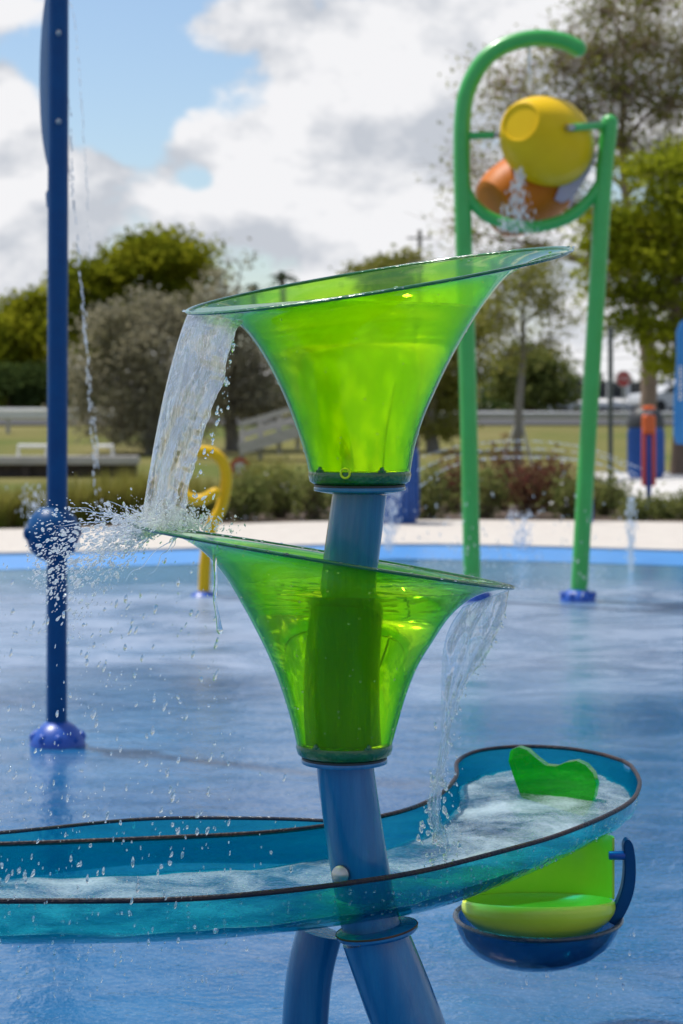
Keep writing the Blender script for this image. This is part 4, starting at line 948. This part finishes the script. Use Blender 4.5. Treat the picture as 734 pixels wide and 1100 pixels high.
# dark slim pole near the path, utility pole
mb = MB(); a = P(656, 505, 36); mb.tube([(a.x, 36, 0), (a.x, 36, P(0, 352, 36).z)], .045, 12)
tag(mb.build('slim_pole', 'dark_metal'), 'slim dark green pole on the lawn between the green pipe and the right bin', 'pole')
YU = 130
up_ = thing('utility_pole', (P(451, 0, YU).x, YU, 1.0), 'distant wooden utility pole poking above the trees right of the funnel', 'pole')
MB().tube([(P(451, 0, YU).x, YU, 1.0), (P(451, 0, YU).x, YU, P(0, 247, YU).z)], [.17, .13], 12).build('pole', 'pole_grey', up_)
MB().box((P(451, 0, YU).x, YU - .16, P(0, 256, YU).z), (1.6, .12, .12)).build('crossarm', 'pole_grey', up_)
mb = MB()
for q in (372, 381, 396):
    mb.tube([P(560, q + 2, 128), P(640, q + 5, 128), P(760, q - 3, 128)], .018, 6, res=12)
tag(mb.build('power_lines', 'dark_metal'), 'thin power lines crossing the sky left of the tall tree trunk', 'cable')
# cars
def car(px, py, Y, label, paint, s=1.0, face=1):
    b = P(px, py, Y); b.z = gz(0, Y) + .05
    t = thing('parked_car', b, label, 'car')
    prof = [(-2.2, .35), (-2.25, .7), (-2.1, .95), (-1.3, 1.02), (-.75, 1.42), (.55, 1.45), (1.25, 1.02), (2.0, .92), (2.25, .7), (2.25, .35)]
    Rz = Matrix.Rotation(face, 3, 'Z')
    W = lambda x, y, z: b + Rz @ Vector((x, y, z))
    MB().prism([W(x, -.85, z) for x, z in prof], Rz @ Vector((0, 1.7, 0))).build('body', paint, t, bevel=.06)
    MB().prism([W(x, -.87, z) for x, z in [(-1.15, 1.03), (-.7, 1.35), (.5, 1.37), (1.05, 1.03)]], Rz @ Vector((0, 1.74, 0))).build('window', 'window_dark', t, smooth=False)
    MB().prism([W(x, -.7, z) for x, z in [(1.24, 1.06), (.62, 1.4), (.66, 1.43), (1.3, 1.06)]], Rz @ Vector((0, 1.4, 0))).build('windscreen', 'window_dark', t, smooth=False)
    for x in (-1.4, 1.4):
        for y in (-.8, .8):
            MB().lathe([(.2, -.1), (.33, -.1), (.33, .1), (.2, .1)], W(x, y, .33), 20, axis=Rz @ Vector((0, 1, 0))).build('wheel', 'tyre', t)
car(592, 440, 150, 'white car facing us on the tarmac beyond the sparse young tree', 'white_paint', face=-1.2)
car(722, 445, 105, 'silver car half hidden beside the blue panel sign', 'silver_paint', face=.5)
# small round red sign near the yellow curl
YD = 30.0; c = P(258, 503, YD)
rs = thing('round_sign', (c.x, YD, 0), 'small red and white round sign on a stake behind the yellow curl', 'sign')
MB().lathe([(.16, -.01), (.16, .01)], c, 24, axis=(0, 1, 0)).build('plate', 'sign_red', rs)
MB().lathe([(.09, -.004), (.09, .004)], c + Vector((0, -.014, 0)), 20, axis=(0, 1, 0)).build('disc', 'sign_white', rs)
MB().tube([(c.x, YD + .02, 0), (c.x, YD + .02, c.z)], .02, 8).build('stake', 'galvanised', rs)

# ------------------------------------------------------------------ trees and planting
def tree(name, label, base, fork, blobs, leaf, lmat, bark, trunk_r, clump_n, clump_s, twigs=True, aspect=.55, depth=1.0, leader=None, hollow=.35, fine=0):
    """base/fork: (px, py, Y); blobs: (px, py, rx, ry, clumps) in photo units at the tree's own distance"""
    Y = base[2]; b = P(base[0], base[1], Y); b.z = gz(b.x, Y); kk = Y / F
    t = thing(name, b, label, 'tree' if 'palm' not in name else 'palm')
    f = P(fork[0], fork[1], Y); mb = MB()
    mid = (b + f) / 2 + Vector((random.gauss(0, trunk_r * .5), 0, 0))
    mb.tube([b - Vector((0, 0, .2)), b + Vector((0, 0, .15)), mid, f], [trunk_r * 1.35, trunk_r * 1.05, trunk_r * .9, trunk_r * .65], 12, res=14)
    cents = []
    tops = sorted(q[1] for q in blobs); lead = P(*(leader or (sum(q[0] for q in blobs) / len(blobs), tops[max(0, len(tops) // 5)])), Y)
    mb.tube([f, f.lerp(lead, .5) + Vector((random.gauss(0, .1), 0, 0)), lead], [trunk_r * .65, trunk_r * .4, trunk_r * .12], 9, res=10)
    for (px, py, rx, ry, n) in blobs:
        dY = random.gauss(0, rx * kk * .35 * depth); c = P(px, py, Y); c.y += dY
        sl_ = min(max((c.z - f.z - .45 * abs(c.x - f.x) - random.random() * .5) / max(lead.z - f.z, .1), 0.0), .95)
        f0, f = f, f.lerp(lead, sl_)
        m_ = f.lerp(c, .5) + Vector((0, 0, abs(c.z - f.z) * .12)) + Vector((random.gauss(0, .15), 0, 0)) * rx * kk * .3
        r0 = trunk_r * .36 * (1 - .5 * sl_)
        mb.tube([f, m_, c], [r0, r0 * .6, r0 * .22], 7, res=8)
        f = f0
        for _ in range(n):
            v = np.array(RNG.normal(size=3)); v /= np.linalg.norm(v); rr_ = (hollow + (1 - hollow) * RNG.random() ** .6) * (1 + (.35 * RNG.random() if RNG.random() < .18 else 0))
            p = Vector((c.x + v[0] * rx * kk * rr_, c.y + v[1] * rx * kk * depth * rr_, c.z + v[2] * ry * kk * rr_))
            cents.append(p)
            if twigs and RNG.random() < twigs * 1.0:
                m2 = c.lerp(p, .5) + Vector(RNG.normal(size=3)) * rx * kk * .10
                mb.tube([c.lerp(m2, .15), m2, p], [max(r0 * .16, .008), max(r0 * .10, .006), .004], 3, caps=False)
                for _k in range(fine):
                    a_ = m2.lerp(p, RNG.random()); e_ = a_ + (p - c) * .22 + Vector(RNG.normal(size=3)) * clump_s * 1.5
                    mb.tube([a_, e_], [.006, .003], 3, caps=False)
    mb.build('trunk', bark, t)
    cs = np.array([p[:] for p in cents]); n = len(cs)
    C = np.repeat(cs, clump_n, 0) + RNG.normal(size=(n * clump_n, 3)) * np.array([clump_s, clump_s, clump_s * .6])
    V, Fq = leaf_quads(C, leaf, aspect); fast_mesh('crown', V, Fq, lmat, t)
    return t
# left, far: two big olive crowns
tree('broadleaf_tree', 'large rounded olive-green tree beyond the lawn left of the funnels', (150, 436, 88), (150, 390, 88),
     [(110,300,34,20,46),(150,285,40,20,60),(190,275,30,16,44),(205,295,24,14,30),(90,335,34,22,50),(140,330,40,24,60),(185,325,30,22,46),(205,340,22,20,24),(120,375,36,24,50),(75,300,20,14,20),(165,262,26,9,22),(228,268,5,4,2)], .30, 'leaf_olive', 'bark_brown', .45, 34, .42)
tree('broadleaf_tree', 'dark spreading tree at the far left edge above the pale rail', (20, 436, 92), (20, 400, 92),
     [(10,345,36,22,50),(45,335,28,20,36),(-20,360,34,26,36),(30,370,40,24,56),(5,392,40,20,50),(60,370,26,24,36),(-10,410,30,22,40),(40,405,36,22,50)], .30, 'leaf_olive', 'bark_brown', .45, 34, .42)
for k_, (px, py, w, h) in enumerate(((10, 412, 40, 20), (50, 414, 30, 18))):
    tree('dark_shrub', ['dark shrub under the far left tree, against the frame edge', 'dark shrub under the far left tree, behind the blue post'][k_], (px, 437, 80), (px, 430, 80), [(px - w * .4, py, w * .6, h, 40), (px + w * .4, py, w * .6, h, 40)], .22, 'leaf_dark', 'bark_brown', .12, 34, .3, twigs=0)
# grey feathery trees
tree('grey_tree', 'tall grey-green feathery tree behind the falling sheet of water', (165, 478, 55), (165, 430, 55),
     [(150,365,36,30,80),(120,350,26,24,44),(185,350,30,24,50),(105,400,30,34,66),(150,420,42,36,90),(195,405,36,36,80),(130,455,40,24,66),(180,460,40,24,66),(210,345,16,20,20),(90,440,14,20,16),(160,325,20,12,18)], .13, 'leaf_grey', 'bark_grey', .22, 27, .27, fine=1)
tree('grey_tree', 'grey-green feathery tree with a spiky top left of the upper funnel', (250, 474, 57), (248, 430, 57),
     [(243,330,14,22,24),(235,300,8,16,8),(262,350,20,18,24),(225,330,18,20,26),(250,380,30,28,60),(225,400,26,34,50),(275,400,28,28,56),(255,435,34,26,60),(290,430,24,22,40),(262,278,6,3,2)], .13, 'leaf_grey', 'bark_grey', .20, 27, .26, fine=1)
tree('grey_tree', 'grey leafy tree seen through the gap between upper funnel and green post', (465, 468, 56), (465, 430, 56),
     [(470,360,24,30,46),(455,400,30,30,60),(480,420,28,28,50),(440,440,26,22,40),(500,380,26,34,44),(520,345,24,24,34),(470,455,34,16,40)], .13, 'leaf_sparse', 'bark_grey', .18, 34, .24)
# far low tree tip behind funnel and bush right of sparse tree
tree('broadleaf_tree', 'distant tree top peeking over the upper funnel rim', (415, 436, 100), (415, 350, 100), [(420,286,22,8,26),(440,278,10,5,9),(395,293,16,6,14),(420,310,30,16,40)], .28, 'leaf_sparse', 'bark_brown', .25, 26, .4)
tree('round_tree', 'rounded mid-green tree beyond the road right of the sparse young tree', (570, 437, 92), (570, 415, 92), [(560,390,26,20,60),(585,400,22,24,56),(545,412,22,20,44),(575,420,30,14,50),(600,425,14,10,20)], .24, 'leaf_bed', 'bark_brown', .25, 34, .34)
# sparse young tree with stakes
yt = tree('young_tree', 'thin young tree with sparse leaves and support stakes on the lawn', (556, 500, 38), (562, 380, 38),
     [(560,310,34,26,60),(540,340,28,26,44),(590,330,26,24,40),(575,290,30,20,34),(545,380,22,22,22),(590,365,18,16,16),(530,300,22,24,26)], .085, 'leaf_sparse', 'bark_grey', .085, 15, .15, twigs=.9)
for dx in (-18, 16):
    MB().tube([P(556 + dx, 502, 38), P(558, 445, 38)], .03, 8).build('stake', 'weathered_wood', yt)
# big tree at right
tree('shade_tree', 'big half-bare tree towering at the right behind the green frame', (688, 505, 43), (684, 300, 43),
     [(640,60,50,40,110),(700,40,46,36,110),(670,100,54,36,120),(720,110,40,36,110),(620,120,40,36,80),(600,70,34,34,60),(660,155,34,26,66),(720,170,40,30,120),(560,130,46,46,60),(535,200,40,46,50),(500,250,36,34,30),(700,0,40,24,70),(740,60,30,60,90),(600,215,46,36,60),(560,270,40,24,34),(650,15,40,26,60),(540,95,52,50,56),(505,180,40,54,40)],
     .105, 'leaf_sparse', 'bark_twig', .19, 9, .28, twigs=1.0, hollow=.1, leader=(672, 40), fine=2)
tree('broadleaf_tree', 'bright green layered tree at the right edge behind the leaning green pipe', (728, 480, 40), (726, 330, 40),
     [(700,185,46,14,50),(742,168,34,16,40),(655,234,34,9,46),(690,246,46,12,90),(735,240,40,16,96),(664,270,40,10,56),(708,278,48,13,90),(748,284,34,14,56),(642,256,18,7,18),(700,312,44,12,56),(745,330,32,16,50),(672,345,26,12,30),(712,362,30,14,40),(655,318,22,8,20),(712,390,16,8,14),(640,296,20,8,14),(720,215,40,14,60),(745,390,24,16,24)], .115, 'leaf_bright', 'bark_brown', .15, 26, .21, twigs=.5, leader=(712, 190), fine=1)
# palms
def palm(px, py, Y, h_px, label):
    b = P(px, 437, Y); t = thing('palm_tree', b, label, 'palm'); top = P(px, py, Y)
    MB().tube([b, (b + top) / 2 + Vector((.15, 0, 0)), top], [.20, .15, .14], 10, res=10).build('trunk', 'bark_grey', t)
    V, Fc_ = [], []
    for i in range(26):
        a = random.uniform(0, 2 * math.pi); el = random.uniform(-.3, 1.2); L = h_px * Y / F * random.uniform(.8, 1.1)
        d = Vector((math.cos(a) * math.cos(el), math.sin(a) * math.cos(el), math.sin(el)))
        for s_ in range(14):
            u = (s_ + 1) / 14; p = top + d * L * u - Vector((0, 0, 1)) * L * .55 * u * u
            side = d.cross(Vector((0, 0, 1))).normalized()
            for sg in (-1, 1):
                tip = p + side * sg * L * .28 * (1 - u * .6) + d * L * .12 - Vector((0, 0, L * .12)); o0 = len(V)
                w = d * L * .02
                V += [p - w, p + w, tip + w * .2, tip - w * .2]; Fc_.append((o0, o0 + 1, o0 + 2, o0 + 3))
    fast_mesh('crown', [v[:] for v in V], Fc_, 'leaf_dark', t)
palm(303, 299, 90, 22, 'small distant palm over the left part of the upper funnel rim')
palm(272, 311, 94, 15, 'lower distant palm half hidden left of the other palm')
# distant treeline mass
cen = []
for i in range(700):
    px = random.uniform(-60, 800); h_ = 9 + 9 * mnoise.noise(Vector((px * .03, 0, 4))) 
    cen.append(pp(px, 436 - abs(random.gauss(0, 1)) * max(h_, 3), 150 + random.uniform(0, 25)))
C = np.repeat(np.array(cen), 22, 0) + RNG.normal(size=(len(cen) * 22, 3)) * .7
V, Fq = leaf_quads(C, .55); o = fast_mesh('treeline', V, Fq, 'leaf_dark'); tag(o, 'far line of trees along the horizon behind road and building', 'trees', kind='stuff')

# planting bed shrubs (things), grasses
def shrub(px, base_py, Y, w, h, lmat, label, leaf=.07, n=70, cn=14, flowers=0):
    b = P(px, base_py, Y); b.z = gz(b.x, Y); kk = Y / F
    t = thing('shrub', b, label, 'shrub', 'shrubs in the bed beyond the walkway')
    mb = MB(); cs = []
    for i in range(n):
        v = RNG.normal(size=3); v /= np.linalg.norm(v); r_ = RNG.random() ** .45
        p = b + Vector((v[0] * w * kk * r_, v[1] * w * kk * .8 * r_, h * kk * .52 + v[2] * h * kk * .5 * r_)); cs.append(p[:])
        if i % 3 == 0: mb.tube([b + Vector((random.gauss(0, .05), 0, 0)), b.lerp(p, .55) + Vector((random.gauss(0, .03), 0, 0)), p], [.012, .009, .004], 4, caps=False)
    mb.build('stem', 'bark_brown', t)
    C = np.repeat(np.array(cs), cn, 0) + RNG.normal(size=(n * cn, 3)) * .09
    V, Fq = leaf_quads(C, leaf); fast_mesh('foliage', V, Fq, lmat, t)
    if flowers:
        C = np.array(random.choices(cs, k=flowers)) + RNG.normal(size=(flowers, 3)) * .1; C[:, 1] -= .1
        V, Fq = leaf_quads(C, .042, .9); fast_mesh('blossom', V, Fq, 'flower_white', t)
rows = [(262,556,26.4,22,50,'leaf_bed'),(300,556,27.0,26,56,'leaf_bed'),(338,557,26.6,24,48,'leaf_bed'),(462,560,26.8,22,52,'leaf_bed'),(488,558,28.4,22,62,'leaf_red'),(520,560,27.0,24,54,'leaf_bed'),(540,557,29.0,26,72,'leaf_red'),(566,560,27.2,24,56,'leaf_red'),(592,558,28.6,24,66,'leaf_red'),(612,560,27.0,20,46,'leaf_bed'),(650,558,27.6,24,44,'leaf_bed'),(684,562,26.6,20,20,'leaf_bed'),(714,562,26.8,24,24,'leaf_bed'),(748,562,26.6,24,28,'leaf_bed')]
places = ['just right of the yellow curl post','under the left flank of the upper funnel','behind the neck of the upper funnel, left of the pole','right of the funnel pole and left blue bin','tall at the left of the left green post','low in front of the left green post','tallest of the reddish ones, between the two green posts','low between the two green posts','close to the leaning green pipe on its left','at the foot of the leaning green pipe','right of the leaning green pipe','low in front of the coral post','low in front of the pale slab, right of the coral post','low at the right frame edge']
for r_, pl_ in zip(rows, places):
    shrub(*r_, ('reddish shrub ' if r_[5] == 'leaf_red' else 'green leafy shrub ') + pl_, n=80 if r_[4] > 30 else 50, flowers=10 if r_[0] % 2 == 0 else 4)
def tuft(px, base_py, Y, h, label, n=420, spread=.42):
    b = P(px, base_py, Y); b.z = gz(b.x, Y); kk = Y / F; V, Fq = [], []
    t = thing('grass_tuft', b, label, 'grass', 'ornamental grasses beyond the walkway')
    for i in range(n):
        a = random.uniform(0, 6.28); r0 = random.random() * spread * .5; L = h * kk * random.uniform(.6, 1.1); ln = random.gauss(0, .28)
        p = b + Vector((math.cos(a) * r0, math.sin(a) * r0, 0)); d = Vector((math.cos(a) * abs(ln), math.sin(a) * abs(ln), 1)).normalized()
        q = p + d * L * .55; e = p + d * L + Vector((math.cos(a), math.sin(a), -.5)) * L * .18 * abs(ln) * 3; w = Vector((-math.sin(a), math.cos(a), 0)) * .006
        o0 = len(V); V += [p - w, p + w, q + w, q - w, e]; Fq += [(o0, o0 + 1, o0 + 2, o0 + 3), (o0 + 3, o0 + 2, o0 + 4, o0 + 4)]
    Fq = [f for f in Fq if f[2] != f[3]] + [(f[0], f[1], f[2], f[2]) for f in []]
    mbq = MB(); mbq.v = [v[:] for v in V]; mbq.f = [f for f in Fq] + [(5 * i + 3, 5 * i + 2, 5 * i + 4) for i in range(n)]
    me = bpy.data.meshes.new('blades'); me.from_pydata([Vector(v) - b for v in mbq.v], [], mbq.f); o = bpy.data.objects.new('blades', me); COL.objects.link(o); o.parent = t; me.materials.append(MATS['grass_blade'])
gp = [(-4,572,24.9,52),(22,570,25.2,46),(50,568,25.4,50),(84,567,25.6,56),(112,566,25.8,60),(136,565,26.0,64),(158,564,26.2,60),(182,563,26.4,58),(206,562,26.6,52),(232,561,26.6,48),(270,560,28.5,64),(300,558,29,62)]
gl = ['at the left frame edge','a little left of the blue post','directly behind the blue post','first one right of the blue post','second one right of the blue post','left of the falling sheet','tall one showing through the falling sheet','behind the falling sheet, next to the yellow curl','seen through the yellow loop','just right of the yellow loop','behind the green shrubs right of the yellow curl','under the upper funnel, behind the shrubs']
for g, l in zip(gp, gl): tuft(*g, 'tall yellow-green grass tuft ' + l)

# ------------------------------------------------------------------ sky, sun, camera
SUN_EL, SUN_AZ = math.radians(65), math.radians(-58)       # azimuth measured from +Y towards +X
sd = Vector((math.sin(SUN_AZ) * math.cos(SUN_EL), math.cos(SUN_AZ) * math.cos(SUN_EL), math.sin(SUN_EL)))
w = bpy.data.worlds.new('World'); scene.world = w; w.use_nodes = True
nt = w.node_tree; nt.nodes.clear(); L = nt.links
out = nt.nodes.new('ShaderNodeOutputWorld')
sky = nd(nt, 'ShaderNodeTexSky', _sky_type='NISHITA', _sun_disc=False, _sun_elevation=SUN_EL, _sun_rotation=SUN_AZ, _dust_density=1.0, _air_density=1.0, _ozone_density=2.0)
tc = nd(nt, 'ShaderNodeTexCoord')
def cloud(offset):
    mp = nd(nt, 'ShaderNodeMapping'); mp.inputs['Scale'].default_value = (1.0, 1.0, 1.7); mp.inputs['Location'].default_value = (0.37 + offset[0], 0.0, 0.1 + offset[2])
    L.new(tc.outputs['Generated'], mp.inputs['Vector'])
    n = nd(nt, 'ShaderNodeTexNoise', Scale=7.0, Detail=9.0, Roughness=0.56, Distortion=0.15); L.new(mp.outputs[0], n.inputs['Vector']); return n
def blob(az_px, py, rx, ry, amp):
    d = Vector(((az_px - CX) / F, 1.0, (HY - py) / F)).normalized()
    s = nd(nt, 'ShaderNodeVectorMath', _operation='SUBTRACT'); L.new(tc.outputs['Generated'], s.inputs[0]); s.inputs[1].default_value = d
    m = nd(nt, 'ShaderNodeVectorMath', _operation='MULTIPLY'); L.new(s.outputs[0], m.inputs[0]); m.inputs[1].default_value = (F / rx, F / rx, F / ry)
    l = nd(nt, 'ShaderNodeVectorMath', _operation='LENGTH'); L.new(m.outputs[0], l.inputs[0])
    r = nd(nt, 'ShaderNodeMapRange', _interpolation_type='SMOOTHSTEP'); r.inputs['From Min'].default_value = 0.0; r.inputs['From Max'].default_value = 1.0; r.inputs['To Min'].default_value = amp; r.inputs['To Max'].default_value = 0.0
    L.new(l.outputs['Value'], r.inputs['Value']); return r.outputs[0]
def addn(a, b):
    q = nd(nt, 'ShaderNodeMath', _operation='ADD'); L.new(a, q.inputs[0])
    if isinstance(b, (int, float)): q.inputs[1].default_value = b
    else: L.new(b, q.inputs[1])
    return q.outputs[0]
n0 = cloud((0, 0, 0)); n1 = cloud((-0.008, 0, 0.030))
bias = None
for bl in ((330,35,230,95,.24),(560,60,220,120,.20),(330,165,200,120,.24),(110,190,130,60,.08),(0,130,90,110,.16),(20,260,140,120,.14),(200,270,240,90,.14),(450,190,260,160,.20),(650,330,300,200,.16),(300,420,700,110,.14),
           (108,60,140,125,-.25),(135,125,75,60,-.20),(215,195,45,28,-.14)):
    v = blob(*bl); bias = v if bias is None else addn(bias, v)
dens = addn(n0.outputs['Fac'], bias)
mr = nd(nt, 'ShaderNodeMapRange', _interpolation_type='SMOOTHSTEP'); mr.inputs['From Min'].default_value = 0.515; mr.inputs['From Max'].default_value = 0.585; L.new(dens, mr.inputs['Value'])
# clouds lit from above: compare density here with density a little higher
df = nd(nt, 'ShaderNodeMath', _operation='SUBTRACT'); L.new(n0.outputs['Fac'], df.inputs[0]); L.new(n1.outputs['Fac'], df.inputs[1])
lr = nd(nt, 'ShaderNodeMapRange'); lr.inputs['From Min'].default_value = -0.07; lr.inputs['From Max'].default_value = 0.035; L.new(df.outputs[0], lr.inputs['Value'])
cc = nd(nt, 'ShaderNodeMix', _data_type='RGBA'); cc.inputs['A'].default_value = (4.3, 4.55, 5.0, 1); cc.inputs['B'].default_value = (6.9, 6.9, 7.05, 1); L.new(lr.outputs[0], cc.inputs['Factor'])
mx = nd(nt, 'ShaderNodeMix', _data_type='RGBA'); L.new(mr.outputs[0], mx.inputs['Factor']); hs = nd(nt, 'ShaderNodeHueSaturation', Value=1.05, Saturation=1.05); L.new(sky.outputs[0], hs.inputs['Color']); L.new(hs.outputs[0], mx.inputs['A']); L.new(cc.outputs['Result'], mx.inputs['B'])
bg = nd(nt, 'ShaderNodeBackground', Strength=0.10); L.new(mx.outputs['Result'], bg.inputs['Color']); L.new(bg.outputs[0], out.inputs['Surface'])

sl = bpy.data.lights.new('sun', 'SUN'); sl.energy = 3.6; sl.angle = math.radians(3); sl.color = (1.0, 0.95, 0.87)
so = bpy.data.objects.new('sun', sl); COL.objects.link(so); so.rotation_euler = sd.to_track_quat('Z', 'Y').to_euler()

cam = bpy.data.cameras.new('camera'); co = bpy.data.objects.new('camera', cam); COL.objects.link(co); scene.camera = co
co.location = (0, 0, CZ); co.rotation_euler = (math.pi / 2, 0, 0)
cam.sensor_fit = 'VERTICAL'; cam.sensor_height = 36; cam.sensor_width = 24; cam.lens = 72; cam.shift_y = -(550 - HY) / 1100.0
cam.clip_start = 0.05; cam.clip_end = 4000
cam.dof.use_dof = True; cam.dof.focus_distance = 3.80; cam.dof.aperture_fstop = 5.8

scene.render.engine = 'CYCLES'
cy = scene.cycles; cy.max_bounces = 24; cy.transmission_bounces = 20; cy.transparent_max_bounces = 32; cy.glossy_bounces = 6; cy.diffuse_bounces = 3
cy.use_denoising = True; cy.sample_clamp_indirect = 6.0; cy.caustics_reflective = False; cy.caustics_refractive = True
scene.view_settings.view_transform = 'Standard'; scene.view_settings.look = 'None'; scene.view_settings.exposure = 0.40; scene.view_settings.gamma = 1.0
